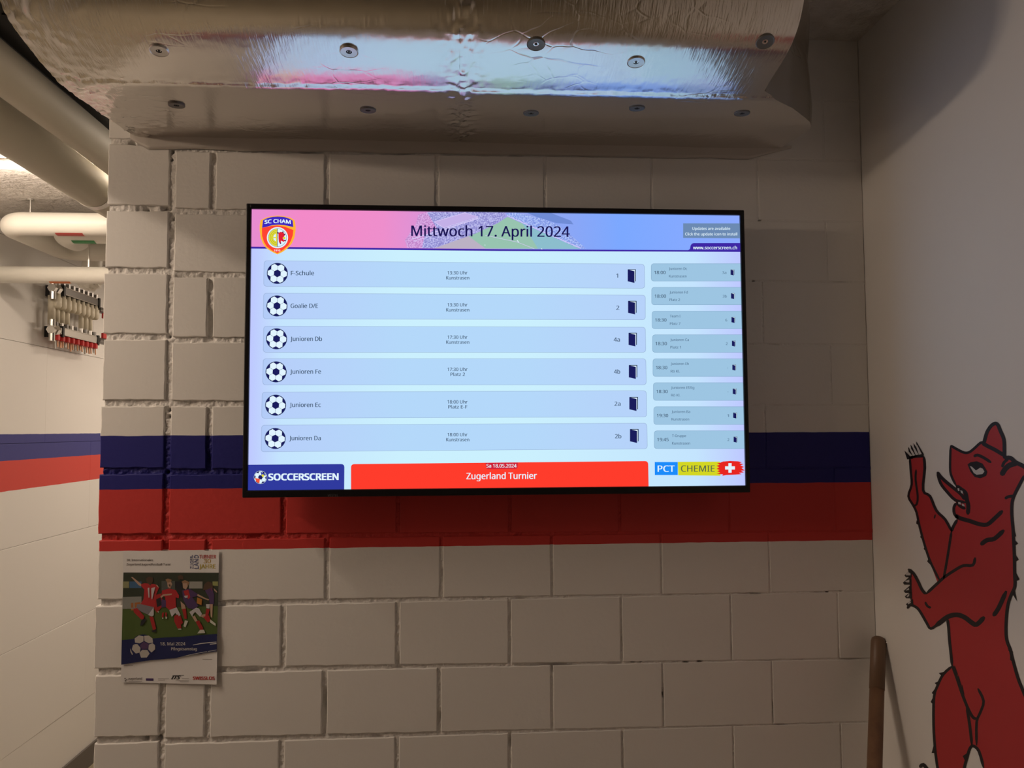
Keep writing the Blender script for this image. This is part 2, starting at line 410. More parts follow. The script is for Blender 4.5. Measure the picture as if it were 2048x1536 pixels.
def sheet(xa, xb, name, proud, last):
    mb = MB(); vv = []; ff = []; nx = int(NX * ((1.3 if last else xb) - xa) / 1.4)
    for j, (y, z) in enumerate(PR):
        xe = xright(y) if last else xb
        # profile normal
        a = PR[max(j - 1, 0)]; b = PR[min(j + 1, len(PR) - 1)]
        ty, tz = b[0] - a[0], b[1] - a[1]; l = math.hypot(ty, tz); ny, nz = tz / l * -1, ty / l
        if nz > 0: ny, nz = -ny, -nz
        if j > len(PR) * .8: ny, nz = -1, 0
        for i in range(nx + 1):
            x = xa + (xe - xa) * i / nx
            o = foil_off(x, y, z, j) + proud
            vv.append((x, min(y + ny * o, -.001), ZC + z + nz * o))
    w = nx + 1
    for j in range(len(PR) - 1):
        for i in range(nx):
            q = j * w + i; ff.append((q, q + w, q + w + 1, q + 1))
    mb.add(vv, ff)
    # end skins rising from the outer edge to the ceiling
    for side in ((0,) if not last else (nx,)):
        base = [vv[j * w + side] for j in range(len(PR))]
        v2 = []; f2 = []
        for p in base:
            for h in range(7):
                t = h / 6; bul = .004 * math.sin(t * 9 + p[1] * 30)
                v2.append((p[0] + bul * (1 if t > 0 else 0), p[1], p[2] + (ZCEIL - .002 - p[2]) * t))
        for j in range(len(base) - 1):
            for h in range(6):
                q = j * 7 + h
                f2.append((q, q + 7, q + 8, q + 1) if last else (q, q + 1, q + 8, q + 7))
        mb.add(v2, f2)
    return mb.obj(name, M_FOIL, duct, smooth=True)
sheet(DX0, XSEAM, 'foil_sheet', 0, False)
sheet(XSEAM - .004, 0, 'foil_sheet', .0012, True)
# foil edge folded down on the wall
mb = MB(); vv = []; n = 200
for i in range(n + 1):
    t = i / n; x = W(262, 285).x + (1.475 - W(262, 285).x) * t
    lo = ZC + .655 + .0035 * noise.noise(Vector((x * 9, 0, 0))) + (.004 if x < .55 else 0) * 0
    lo += .022 * max(0, 1 - i / 5) + .030 * max(0, (t - .93) / .07)
    hi = ZC + .689
    for h in range(5):
        s = h / 4; z = lo + (hi - lo) * s
        vv.append((x, -.0035 - .003 * s - .002 * abs(noise.noise(Vector((x * 14, z * 80, 2)))), z))
ff = []
for i in range(n):
    for h in range(4):
        q = i * 5 + h; ff.append((q, q + 5, q + 6, q + 1))
b0 = len(vv)
for i in range(n + 1): vv.append((vv[i * 5][0], -.0005, vv[i * 5][2]))
for i in range(n): ff.append((b0 + i, b0 + i + 1, (i + 1) * 5, i * 5))
MB().add(vv, ff).obj('foil_flap', M_FLAP, duct, smooth=True)
# insulation pins with washers
def duct_hit(x, y):
    d = ray(x, y)
    best = None
    for k in range(1, 4000):
        p = CP + d * (.9 + k * .0003)
        if p.y > 0: break
        for (a, b) in zip(PR[:-1], PR[1:]):
            if b[0] <= p.y <= a[0]:
                zz = a[1] + (b[1] - a[1]) * (a[0] - p.y) / max(a[0] - b[0], 1e-6)
                if p.z >= ZC + zz:
                    nn = Vector((0, -(b[1] - a[1]), (b[0] - a[0]))).normalized()
                    if nn.z > 0: nn = -nn
                    return Vector((p.x, p.y, ZC + zz)), nn
    return None
for k, (x, y) in enumerate([(318, 100), (698, 102), (1072, 87), (1272, 123), (1530, 82), (353, 209), (736, 219), (1062, 225), (1274, 215), (1484, 225)]):
    h, nn = duct_hit(x, y)
    tilt = Vector((random.uniform(-.1, .1), random.uniform(-.1, .05), -1)).normalized()
    nn = (nn * .8 + tilt * .2).normalized()
    e1 = nn.orthogonal().normalized(); e2 = nn.cross(e1)
    n = 32; v = []; rr = [(.0165, -.002), (.0165, .0012), (.0155, .0022), (.0145, .0016), (.0052, .0010), (.0046, -.0012), (.0030, -.0012), (.0028, .0006), (.0010, .0006)]
    for r, o in rr:
        for i in range(n): a = 2 * PI * i / n; v.append(h + e1 * r * math.cos(a) + e2 * r * math.sin(a) + nn * (o + .001))
    f = []; mi = []
    for q in range(len(rr) - 1):
        for i in range(n): j = (i + 1) % n; f.append((q * n + i, q * n + j, (q + 1) * n + j, (q + 1) * n + i)); mi.append(1 if q in (4, 5) else 0)
    f.append(tuple((len(rr) - 1) * n + i for i in range(n))); mi.append(0)
    w_ = new_obj('washer', v, f, [M_WDARK if k in (2, 4) or k > 4 else M_STEEL, M_DSTEEL], duct, idx=mi)
    MB().tube([h + nn * .0005, h + nn * .0028], [.0022, .0014], 10).obj('pin', M_DSTEEL, w_)

# ================================================================== PIPES LEFT OF THE DUCT
def long_pipe(name, x, z, r, label):
    t = thing(name, (x, 0, z), label, 'pipe')
    pts_ = [(x, -3.2 + .1 * i, z + .0015 * math.sin(i * .9)) for i in range(43)] + [(x, 1.14, z), (x, 1.165, z + .012), (x, 1.18, z + .04), (x, 1.182, ZCEIL)]
    MB().tube(pts_, r, 40).obj('pipe_jacket', M_PIPE2, t, smooth=True)
    for y in (.92, -1.5):
        MB().tube([(x, y - .016, z), (x, y + .016, z)], r + .003, 40).obj('pipe_clamp', M_STEEL, t)
        MB().tube([(x, y, z + r), (x, y, ZCEIL)], .005, 8).obj('hanger_rod', M_STEEL, t)
long_pipe('insulated_pipe', CX - 1.080, ZC + .859, .0545, 'grey insulated pipe running into depth, directly beside the foil duct')
long_pipe('insulated_pipe', CX - 1.247, ZC + .833, .0665, 'grey insulated pipe running into depth, lower left one of the pair')
bt = thing('black_channel', (CX - .92, 0, ZC + .92), 'black channel section filling the gap between the foil duct and grey pipes', 'channel')  # black sheets that fill the gap between duct and pipes
MB().box(CX - 1.062, CX - .785, -3.0, .62, ZC + .918, ZC + .925).obj('web', M_DSTEEL, bt)
MB().box(CX - 1.066, CX - 1.062, -3.0, .62, ZC + .916, ZC + .955).obj('flange', M_DSTEEL, bt)
MB().box(CX - .785, CX - .780, -3.0, .62, ZC + .90, ZC + .955).obj('flange', M_DSTEEL, bt)
for i in range(7):
    MB().box(CX - 1.0, CX - .80, -2.6 + .5 * i, -2.56 + .5 * i, ZC + .914, ZC + .918).obj('joint_plate', M_BLACK, bt)

def elbow(p_start, p_corner, p_end, rad, n=10):
    """rounded path start -> corner -> end"""
    a = Vector(p_start); c = Vector(p_corner); b = Vector(p_end)
    u = (a - c).normalized(); w = (b - c).normalized()
    P0 = c + u * rad; P1 = c + w * rad; out = [a]
    m = c + (u + w) * rad
    for i in range(n + 1):
        t = i / n * PI / 2
        out.append(m - w * rad * math.cos(t) - u * rad * math.sin(t))
    out.append(b); return out
def round_path(P_, rad, n=8):
    P_ = [Vector(p) for p in P_]; out = [P_[0]]
    for i in range(1, len(P_) - 1):
        c = P_[i]; u = (P_[i - 1] - c).normalized(); w = (P_[i + 1] - c).normalized(); m = c + (u + w) * rad[i - 1]
        for k in range(n + 1):
            t = k / n * PI / 2; out.append(m - w * rad[i - 1] * math.cos(t) - u * rad[i - 1] * math.sin(t))
    out.append(P_[-1]); return out
def cross_pipe(name, d, path, rad, r, label, sticker=None, material=None):
    y = CY + d; z = path[1][2]
    t = thing(name, path[0], label, 'pipe')
    MB().tube(round_path(path, rad), r, 36).obj('pipe_jacket', material or M_PIPE, t, smooth=True)
    if sticker:
        px0, px1, col = sticker
        xa = W(px0, 470, y).x; xb = W(px1, 470, y).x
        v = []; f = []; n = 10
        for i in range(n + 1):
            a = math.radians(-80 + 40 * (i / n - .5))
            for x in (xa, xb): v.append((x, y - (r + .0006) * math.cos(a), z + (r + .0006) * math.sin(a)))
        for i in range(n): f.append((2 * i, 2 * i + 1, 2 * i + 3, 2 * i + 2))
        new_obj('sticker', v, f, mat('sticker_' + label[:8], col, .4), t)
    return t, y, z
XE = .10
Y1 = CY + 3.38; Y2 = CY + 3.50; Y4 = CY + 3.60
t1, y1, z1 = cross_pipe('insulated_pipe', 3.38, [(XE, Y1, ZCEIL), (XE, Y1, ZC + .856), (-1.198, Y1, ZC + .856), (-1.198, Y1 + .50, ZC + .856), (XE, Y1 + .50, ZC + .856)], (.06, .075, .09), .0475,
                        'brightly lit white insulated pipe looping just under the ceiling, with a red sticker', (115, 170, (.55, .06, .05)))
xh = W(61, 410, Y1).x
MB().tube([(xh, y1, z1 + .04), (xh, y1, ZCEIL)], .004, 8).obj('hanger_rod', M_STEEL, t1)
MB().tube([(xh, y1, ZCEIL - .006), (xh, y1, ZCEIL)], .014, 12).obj('rod_flange', M_STEEL, t1)
t2, y2, z2 = cross_pipe('insulated_pipe', 3.50, [(XE - .0, Y2, ZCEIL), (XE, Y2, ZC + .855), (-1.045, Y2, ZC + .855), (-1.045, Y2 + .20, ZC + .855), (-1.045, Y2 + .20, ZCEIL)], (.06, .09, .055), .050,
                        'white insulated pipe with a green sticker, partly behind the brightly lit pipe', (148, 194, (.015, .24, .06)))
t4, y4, z4 = cross_pipe('insulated_pipe', 3.60, [(XE, Y4, ZCEIL), (XE, Y4, ZC + .686), (XL + .001, Y4, ZC + .686)], (.06,), .0365,
                        'thin white pipe with an orange sticker crossing above the heating manifold', (104, 146, (.70, .18, .03)))
xr4 = W(178, 500, Y4).x
MB().tube([(xr4, y4, z4 + .03), (xr4, y4, ZCEIL)], .0035, 8).obj('hanger_rod', M_STEEL, t4)
MB().tube([(xr4, y4, z4 + .03), (xr4, y4, z4 + .07)], .0065, 8).obj('rod_nut', M_STEEL, t4)
# foil-like crumpled wrap round a pipe bend near the manifold
wr = thing('pipe_wrap', (-1.14, 2.13, ZC + .66), 'crumpled white plastic wrap on a pipe bend above the manifold', 'wrap')
v = []; f = []; n, m = 18, 26
c = Vector((-1.140, 2.13, ZC + .728))
for i in range(n + 1):
    th = PI * i / n
    for j in range(m):
        ph = 2 * PI * j / m; d = Vector((math.sin(th) * math.cos(ph), math.sin(th) * math.sin(ph), math.cos(th)))
        r = .050 + .010 * noise.noise(d * 3.1) + .006 * abs(noise.noise(d * 9))
        v.append(c + Vector((d.x * r * 1.1, d.y * r, d.z * r * .75)))
for i in range(n):
    for j in range(m): k = (j + 1) % m; f.append((i * m + j, (i + 1) * m + j, (i + 1) * m + k, i * m + k))
new_obj('wrap_skin', v, f, M_PIPE, wr)
MB().tube([c, c + Vector((.0, .03, .12)), c + Vector((.0, .05, .20))], .045, 20).obj('pipe_stub', M_PIPE, wr, smooth=True)

# ================================================================== HEATING MANIFOLD on the left wall
XM = XL + .07
man = thing('heating_manifold', (XL, 2.3, ZC + .58), 'heating manifold with cream actuators and red valve caps on the left wall', 'manifold')
def rail(z, y0, y1, m_, part):
    MB().bbox(XM - .018, XM + .016, y0, y1, z - .018, z + .018, b=.004).obj(part, m_, man)
rail(ZC + .692, 2.11, 2.50, M_DARKM, 'supply_rail'); rail(ZC + .487, 2.09, 2.50, M_STEEL, 'return_rail')
for z in (.692, .487):                        # bright edges of the rail profile
    for dz in (-.0175, .0175):
        MB().box(XM + .0155, XM + .0185, 2.12, 2.47, ZC + z + dz - .0018, ZC + z + dz + .0018).obj('rail_edge', M_CHROME, man)
    MB().tube([(XM, 2.015, ZC + z), (XM, 2.04, ZC + z), (XM, 2.045, ZC + z), (XM, 2.075, ZC + z), (XM, 2.08, ZC + z), (XM, 2.11, ZC + z)], [.021, .021, .026, .026, .019, .019], 6).obj('end_fitting', M_CHROME, man)
    MB().tube([(XM, 2.03, ZC + z - .055), (XM, 2.03, ZC + z + .05)], [.014, .014], 10).obj('bleed_valve', M_CHROME, man)
    for y in (2.105, 2.495):
        MB().box(XL, XM + .021, y - .008, y + .008, ZC + z - .028, ZC + z + .026).obj('bracket', M_BLACK, man)
for i in range(9):
    y = 2.075 + .0515 * i
    MB().tube([(XM, y, ZC + .672), (XM, y, ZC + .655), (XM, y, ZC + .65), (XM, y, ZC + .61), (XM, y, ZC + .598)], [.014, .015, .021, .021, .013], 14).obj('actuator', M_CREAM, man, smooth=True)
    MB().tube([(XM, y, ZC + .709), (XM, y, ZC + .735)], .013, 8).obj('valve_top', M_DARKM, man)
    MB().tube([(XM, y - .005, ZC + .505), (XM, y - .005, ZC + .530)], .011, 8).obj('flow_meter', M_STEEL if i % 2 else M_DARKM, man)
    MB().tube([(XM, y - .005, ZC + .468), (XM, y - .005, ZC + .462), (XM, y - .005, ZC + .440)], [.014, .019, .019], 12).obj('valve_cap', M_REDP, man)
    MB().tube([(XM, y - .01, ZC + .442), (XM + .002, y - .01, ZC + .398 + .008 * (i % 3))], .0045, 8).obj('small_tube', M_COPPER if i % 2 else M_CHROME, man)
    MB().tube([(XM, y + .012, ZC + .442), (XM + .002, y + .012, ZC + .408)], .0035, 8).obj('small_tube', M_COPPER, man)
for i, r in ((0, .017), (1, .014), (2, .014), (3, .014), (6, .012), (7, .014), (8, .012)):
    y = 2.06 + .0515 * i
    MB().tube([(XM - .02, y, ZC + .66), (XM - .02, y + .004, ZC + .52)], r, 12).obj('riser_pipe', M_CREAM, man, smooth=True)
for z, dz in ((.66, -.03), (.49, .03)):
    MB().tube([(XM, 2.52, ZC + z), (XM, 2.60, ZC + z)], .018, 12).obj('ball_valve', M_DARKM, man)
    MB().bbox(XM + .015, XM + .03, 2.53, 2.60, ZC + z + dz - .018, ZC + z + dz + .012, b=.004).obj('valve_handle', M_REDP, man)

man.location.y += .118; man.location.z += .011

# ================================================================== 2D DRAWING HELPERS (flat print, screen pictures)
import os
try: FONT = bpy.data.fonts.load(os.path.join(bpy.utils.resource_path('LOCAL'), 'datafiles', 'fonts', 'NotoSansHebrew-Regular.woff2'))
except Exception: FONT = None
class Flat:
    """collects polygons given in photograph pixels and lays them on a real surface through P(x, y, lift)"""
    def __init__(s, P): s.P = P; s.v = []; s.f = []; s.m = []; s.mats = []
    def mi(s, m):
        if m not in s.mats: s.mats.append(m)
        return s.mats.index(m)
    def poly(s, pts, m, lift=0):
        b = len(s.v); k = s.mi(m)
        for x, y in pts: s.v.append(s.P(x, y, lift))
        tri = tessellate_polygon([[Vector((x, y, 0)) for x, y in pts]])
        for t in tri: s.f.append(tuple(b + i for i in t)); s.m.append(k)
        return s
    def disc(s, cx, cy, r, m, lift=0, n=40, a0=0, a1=2 * PI, sy=1):
        full = a1 - a0 > 6.28
        p = [(cx + r * math.cos(a0 + (a1 - a0) * i / n), cy - r * sy * math.sin(a0 + (a1 - a0) * i / n)) for i in range(n if full else n + 1)]
        return s.poly(p, m, lift)
    def line(s, pts, w, m, lift=0, closed=False, taper=False):
        n = len(pts); k = s.mi(m); b = len(s.v); P_ = [Vector((x, y)) for x, y in pts]
        for i in range(n):
            if closed: a, c = P_[i - 1], P_[(i + 1) % n]
            else: a, c = P_[max(i - 1, 0)], P_[min(i + 1, n - 1)]
            t = (c - a).normalized(); nn = Vector((-t.y, t.x))
            ww = w[i] if isinstance(w, (list, tuple)) else w
            if taper and i in (0, n - 1): ww *= .45
            for q in (P_[i] + nn * ww / 2, P_[i] - nn * ww / 2): s.v.append(s.P(q.x, q.y, lift))
        for i in range(n if closed else n - 1):
            j = (i + 1) % n
            s.f.append((b + 2 * i, b + 2 * i + 1, b + 2 * j + 1, b + 2 * j)); s.m.append(k)
        return s
    def text(s, body, x0, x1, base, cap, m, lift=0, bold=0.0, slope=0.0, rot=False, shear=0.0, arc=None):
        cu = bpy.data.curves.new('t', 'FONT'); cu.body = body
        if FONT: cu.font = FONT
        cu.resolution_u = 2; cu.shear = shear
        ob = bpy.data.objects.new('t', cu); SC.collection.objects.link(ob)
        dg = bpy.context.evaluated_depsgraph_get(); me = ob.evaluated_get(dg).to_mesh()
        vs = [v.co.copy() for v in me.vertices]; fs = [tuple(p.vertices) for p in me.polygons]
        ob.evaluated_get(dg).to_mesh_clear(); bpy.data.objects.remove(ob); bpy.data.curves.remove(cu)
        if not vs: return s
        a = min(v.x for v in vs); c = max(v.x for v in vs)
        sx = (x1 - x0) / (c - a); sy = cap / CAPH
        k = s.mi(m); d = .02 * cap + bold * cap * 1.1
        sh_ = [(-d, 0), (d, 0)] if bold < .02 else [(-d, -d * .5), (d, -d * .5), (-d, d * .5), (d, d * .5), (0, 0)]
        for ox, oy in sh_:
            b = len(s.v)
            for v in vs:
                X, Y = (v.x - a) * sx, v.y * sy
                if rot: px, py = base - Y, x0 - X                  # reads upward; base = right edge x, x0 = bottom y
                else:
                    px, py = x0 + X, base - Y + slope * X
                    if arc:
                        u = (px - (x0 + x1) / 2) / ((x1 - x0) / 2); py += arc * u * u
                s.v.append(s.P(px + ox, py + oy, lift + .2 * sh_.index((ox, oy))))
            for t in fs: s.f.append(tuple(b + i for i in t)); s.m.append(k)
        return s
    def obj(s, name, parent, label=None):
        return new_obj(name, s.v, s.f, s.mats, parent, idx=s.m, label=label)
CAPH = .72
def _cap():
    cu = bpy.data.curves.new('t', 'FONT'); cu.body = 'H'
    if FONT: cu.font = FONT
    ob = bpy.data.objects.new('t', cu); SC.collection.objects.link(ob)
    dg = bpy.context.evaluated_depsgraph_get(); me = ob.evaluated_get(dg).to_mesh(); h = max(v.co.y for v in me.vertices)
    ob.evaluated_get(dg).to_mesh_clear(); bpy.data.objects.remove(ob); bpy.data.curves.remove(cu); return h
CAPH = _cap()
def rrect(q, r, corners=(1, 1, 1, 1), n=5):
    """rounded quad, q = TL, TR, BR, BL"""
    out = []
    for i in range(4):
        p = Vector(q[i]); a = Vector(q[i - 1]); c = Vector(q[(i + 1) % 4])
        if not corners[i]: out.append(tuple(p)); continue
        u = (a - p).normalized() * r; w = (c - p).normalized() * r
        for k in range(n + 1):
            t = k / n; out.append(tuple(p + u * (1 - t) ** 2 + w * t ** 2))
    return out

# ================================================================== TELEVISION
YS = -.090                                   # front glass plane
cTL, cTR, cBR, cBL = W(494, 407, YS), W(1487, 422, YS), W(1499, 984, YS), W(485, 996, YS)
tx0 = (cTL.x + cBL.x) / 2; tx1 = (cTR.x + cBR.x) / 2; tz1 = (cTL.z + cTR.z) / 2; tz0 = (cBL.z + cBR.z) / 2
sx0 = (W(503, 419, YS).x + W(497, 979, YS).x) / 2; sx1 = (W(1478, 431, YS).x + W(1491, 972, YS).x) / 2
sz1 = (W(503, 419, YS).z + W(1478, 431, YS).z) / 2; sz0 = (W(497, 979, YS).z + W(1491, 972, YS).z) / 2
tv = thing('television', ((tx0 + tx1) / 2, -.04, tz0), 'large black-framed flat television showing a football changing-room schedule', 'television')
mb = MB(); b = .0035
def fr(x0, x1, z0, z1): mb.bbox(x0, x1, YS - .006, YS + .012, z0, z1, b=.0022)
fr(tx0, sx0 - .0002, tz0, tz1); fr(sx1 + .0002, tx1, tz0, tz1); fr(sx0 - .004, sx1 + .004, sz1 + .0002, tz1); fr(sx0 - .004, sx1 + .004, tz0, sz0 - .0002)
bez = mb.obj('bezel', M_BEZEL, tv)
MB().bbox(tx0 + .003, tx1 - .003, YS + .011, YS + .030, tz0 + .003, tz1 - .003, b=.004).obj('panel_back', M_BLACK, tv)
MB().bbox(tx0 + .13, tx1 - .13, YS + .028, -.028, tz0 + .02, tz1 - .12, b=.008).obj('rear_housing', M_BLACK, tv)
MB().bbox(tx0 + .35, tx1 - .35, -.029, -.001, tz0 + .15, tz0 + .45, b=.003).obj('wall_bracket', M_DARKM, tv)
def PS(x, y, lift=0):
    p = W(x, y, YS); p.x = min(max(p.x, sx0), sx1); p.z = min(max(p.z, sz0), sz1)
    return (p.x, YS - .00012 * lift, p.z)
def screen_mat(name, c0, c1, edge):
    """LCD picture colour: centre colour, towards the sides a bluer tone; light is given off by the panel"""
    m = emis(name, c0); nt = m.node_tree; L = nt.links; e = [n for n in nt.nodes if n.type == 'EMISSION'][0]
    g = nt.nodes.new('ShaderNodeNewGeometry'); sp = nt.nodes.new('ShaderNodeSeparateXYZ'); L.new(g.outputs['Position'], sp.inputs[0])
    mr = nt.nodes.new('ShaderNodeMapRange'); mr.inputs[1].default_value = sx0; mr.inputs[2].default_value = sx1; L.new(sp.outputs['X'], mr.inputs[0])
    cr = nt.nodes.new('ShaderNodeValToRGB'); el = cr.color_ramp.elements
    el[0].position = 0; el[0].color = (*lin(edge), 1); el[1].position = 1; el[1].color = (*lin(edge), 1)
    for p, c in ((.06, c1), (.3, c0), (.55, c0), (.9, c1)):
        q = el.new(p); q.color = (*lin(c), 1)
    L.new(mr.outputs[0], cr.inputs[0]); L.new(cr.outputs[0], e.inputs['Color'])
    return m
E_BG = screen_mat('screen_background', (203, 240, 254), (196, 228, 254), (190, 200, 255))
E_CARD = screen_mat('screen_card', (180, 216, 250), (183, 207, 250), (175, 200, 245))
E_CARDL = screen_mat('screen_card_edge', (150, 178, 212), (150, 174, 210), (150, 170, 210))
E_SIDE = emis('screen_side_card', (157, 197, 226)); E_SIDEL = emis('screen_side_edge', (132, 168, 200))
E_TXT = emis('screen_text', (62, 84, 108)); E_TXT2 = emis('screen_text_small', (88, 118, 146))
E_NAVY = emis('screen_navy', (26, 28, 92)); E_BAR = emis('screen_bar', (62, 38, 165)); E_TITLE = emis('screen_title', (26, 20, 84))
E_WHITE = emis('screen_white', (225, 244, 255)); E_BLUE = emis('screen_logo_blue', (48, 58, 158)); E_RED = emis('screen_red', (255, 60, 44))
E_DRED = emis('screen_dark_red', (208, 38, 58)); E_GREY = emis('screen_grey_box', (108, 138, 178)); E_LINE = emis('screen_ball_line', (36, 56, 84))
E_SKY = emis('screen_sky_blue', (28, 140, 250)); E_YEL = emis('screen_yellow', (212, 214, 34)); E_GOLD = emis('screen_gold', (255, 182, 50))
E_CRB = emis('crest_blue', (62, 40, 190)); E_CRR = emis('crest_red', (255, 68, 52)); E_YG = emis('crest_yellow', (226, 220, 60)); E_OL = emis('crest_line', (130, 130, 30))
E_BRED = emis('brush_red', (232, 38, 32)); E_BEAR = emis('crest_bear', (226, 34, 52)); E_DK = emis('crest_dark', (70, 20, 70)); E_CHT = emis('chemie_text', (96, 110, 70))
E_ORB = emis('logo_orange', (240, 88, 58))
scr = MB().add([PS(490, 400), PS(490, 1000), PS(1500, 1000), PS(1500, 400)], [(0, 1, 2, 3)]).obj('screen', E_BG, tv)
# header picture: pink to blue with a stadium seen from the air
def header_mat():
    m = emis('screen_header', (240, 140, 200)); nt = m.node_tree; L = nt.links; e = [n for n in nt.nodes if n.type == 'EMISSION'][0]
    g = nt.nodes.new('ShaderNodeNewGeometry'); sp = nt.nodes.new('ShaderNodeSeparateXYZ'); L.new(g.outputs['Position'], sp.inputs[0])
    mr = nt.nodes.new('ShaderNodeMapRange'); mr.inputs[1].default_value = sx0; mr.inputs[2].default_value = sx1; L.new(sp.outputs['X'], mr.inputs[0])
    cr = nt.nodes.new('ShaderNodeValToRGB'); el = cr.color_ramp.elements
    el[0].position = 0; el[0].color = (*lin((232, 140, 208)), 1); el[1].position = 1; el[1].color = (*lin((140, 170, 255)), 1)
    for p, c in ((.10, (243, 138, 200)), (.26, (238, 142, 204)), (.40, (206, 150, 222)), (.55, (150, 165, 238)), (.75, (124, 168, 255))):
        q = el.new(p); q.color = (*lin(c), 1)
    L.new(mr.outputs[0], cr.inputs[0]); L.new(cr.outputs[0], e.inputs['Color']); return m
def crowd_mat(name, cols, sc=330):
    m = emis(name, cols[0]); nt = m.node_tree; L = nt.links; e = [n for n in nt.nodes if n.type == 'EMISSION'][0]
    g = nt.nodes.new('ShaderNodeNewGeometry'); n = nt.nodes.new('ShaderNodeTexNoise'); n.inputs['Scale'].default_value = sc; n.inputs['Detail'].default_value = 2
    L.new(g.outputs['Position'], n.inputs['Vector']); cr = nt.nodes.new('ShaderNodeValToRGB'); el = cr.color_ramp.elements
    el[0].position = .42; el[0].color = (*lin(cols[0]), 1); el[1].position = .6; el[1].color = (*lin(cols[1]), 1)
    L.new(n.outputs['Fac'], cr.inputs[0]); L.new(cr.outputs[0], e.inputs['Color']); return m
E_HEAD = header_mat()
E_CRL = crowd_mat('crowd_left', ((192, 132, 200), (222, 176, 232))); E_CRC = crowd_mat('crowd_centre', ((140, 136, 206), (190, 190, 240)))
E_CRRT = crowd_mat('crowd_right', ((128, 150, 228), (180, 200, 252))); E_PIT = emis('stadium_pitch', (152, 196, 176)); E_PIT2 = emis('stadium_pitch_warm', (188, 178, 196)); E_PIT3 = emis('stadium_pitch_cool', (140, 190, 205))
E_ROOF = emis('stadium_roof', (196, 176, 232)); E_ROOFL = emis('stadium_roof_line', (214, 200, 246)); E_SHD = emis('stadium_shade', (112, 140, 214))
def Zh(x, y): return (800 + x / 4.096, 400 + y / 4.096)
h = Flat(PS)
h.poly([(490, 400), (1495, 400), (1495, 502.5), (1480, 502.5), (1000, 499), (490, 494.5)], E_HEAD, 1)
h.poly([Zh(*p) for p in [(60, 392), (40, 330), (130, 200), (150, 120), (240, 98), (520, 100), (640, 98), (860, 102), (860, 150), (780, 195), (620, 275), (290, 396)]], E_CRC, 2)
h.poly([Zh(*p) for p in [(60, 392), (40, 330), (130, 200), (150, 120), (220, 100), (300, 230), (200, 300), (180, 394)]], E_CRL, 3)
h.poly([Zh(*p) for p in [(280, 180), (530, 105), (640, 135), (360, 225)]], E_ROOF, 4)
h.line([Zh(*p) for p in [(280, 180), (530, 105), (640, 140), (360, 228), (280, 180)]], 1.3, E_ROOFL, 5)
h.line([Zh(*p) for p in [(100, 320), (360, 240), (640, 150)]], 2.0, E_ROOFL, 5)
h.line([Zh(*p) for p in [(110, 340), (400, 250)]], 1.2, E_ROOFL, 5)
h.poly([Zh(*p) for p in [(865, 108), (960, 100), (1150, 150), (1290, 200), (1400, 290), (1520, 396), (1420, 398), (1180, 270), (880, 135)]], E_CRRT, 3)
h.poly([Zh(*p) for p in [(1040, 104), (1240, 108), (1400, 170), (1420, 200), (1280, 190), (1120, 140)]], E_SHD, 4)
h.poly([Zh(*p) for p in [(880, 138), (1180, 272), (1475, 401), (280, 396), (620, 275), (800, 190)]], E_PIT, 4)
h.poly([Zh(*p) for p in [(280, 396), (560, 296), (700, 397)]], E_PIT2, 5)
h.poly([Zh(*p) for p in [(1000, 192), (1180, 272), (1475, 401), (1130, 399)]], E_PIT3, 5)
h.line([Zh(*p) for p in [(880, 130), (1180, 264), (1480, 396)]], 1.4, E_ROOFL, 6)
h.line([Zh(*p) for p in [(700, 290), (960, 345), (1100, 400)]], .8, E_ROOFL, 6)
h.line([Zh(*p) for p in [(960, 330), (972, 348)]], 1.5, E_WHITE, 6); h.line([Zh(*p) for p in [(1158, 398), (1164, 408)]], 2, E_WHITE, 6); h.line([Zh(*p) for p in [(695, 366), (697, 374)]], 1.2, E_WHITE, 6)
h.obj('header_picture', scr)
hb = Flat(PS)
hb.poly([(490, 493.4), (1000, 498.6), (1376, 500.4), (1379.5, 498.5), (1381, 491), (1383.5, 487.6), (1387, 486.3), (1495, 486.3), (1495, 504.2), (1376, 503.6), (1000, 502.2), (490, 497.2)], E_BAR, 8)
hb.text('www.soccerscreen.ch', 1386, 1473.5, 498.8, 6.6, E_WHITE, 9, bold=.012)
hb.obj('header_bar', scr)
tt = Flat(PS); tt.text('Mittwoch 17. April 2024', 823, 1139, 472.3, 21.0, E_TITLE, 10, bold=.002, slope=.006); tt.obj('title_lettering', scr)
ub = Flat(PS); ub.poly([(1366, 447), (1495, 447.3), (1495, 477), (1366, 476)], E_GREY, 9)
ub.text('Updates are available', 1384.5, 1460, 460, 5.4, E_WHITE, 10); ub.text('Click the update icon to install', 1370, 1474, 471, 5.4, E_WHITE, 10); ub.obj('update_notice', scr)
# club crest
def Zc(x, y): return (500 + x / 15.36, 420 + y / 15.36)
cr_ = Flat(PS)
cr_.poly([Zc(*p) for p in [(860, 178), (640, 200), (470, 248), (325, 320), (300, 480), (298, 610), (330, 850), (395, 1020), (470, 1140), (560, 1215), (700, 1300), (845, 1368), (990, 1300), (1120, 1210), (1200, 1140), (1290, 1030), (1370, 850), (1405, 620), (1405, 500), (1375, 320), (1240, 240), (1060, 195)]], E_GOLD, 10)
cr_.poly([Zc(*p) for p in [(370, 560), (620, 500), (850, 480), (1080, 520), (1335, 620), (1318, 780), (1260, 950), (1180, 1090), (1020, 1230), (845, 1330), (680, 1250), (520, 1130), (430, 980), (375, 800)]], E_CRR, 11)
cr_.poly([Zc(*p) for p in [(405, 320), (520, 262), (700, 215), (860, 205), (1030, 215), (1200, 265), (1315, 330), (1335, 530), (1200, 500), (1060, 470), (860, 455), (680, 475), (540, 515), (375, 555)]], E_CRB, 12)
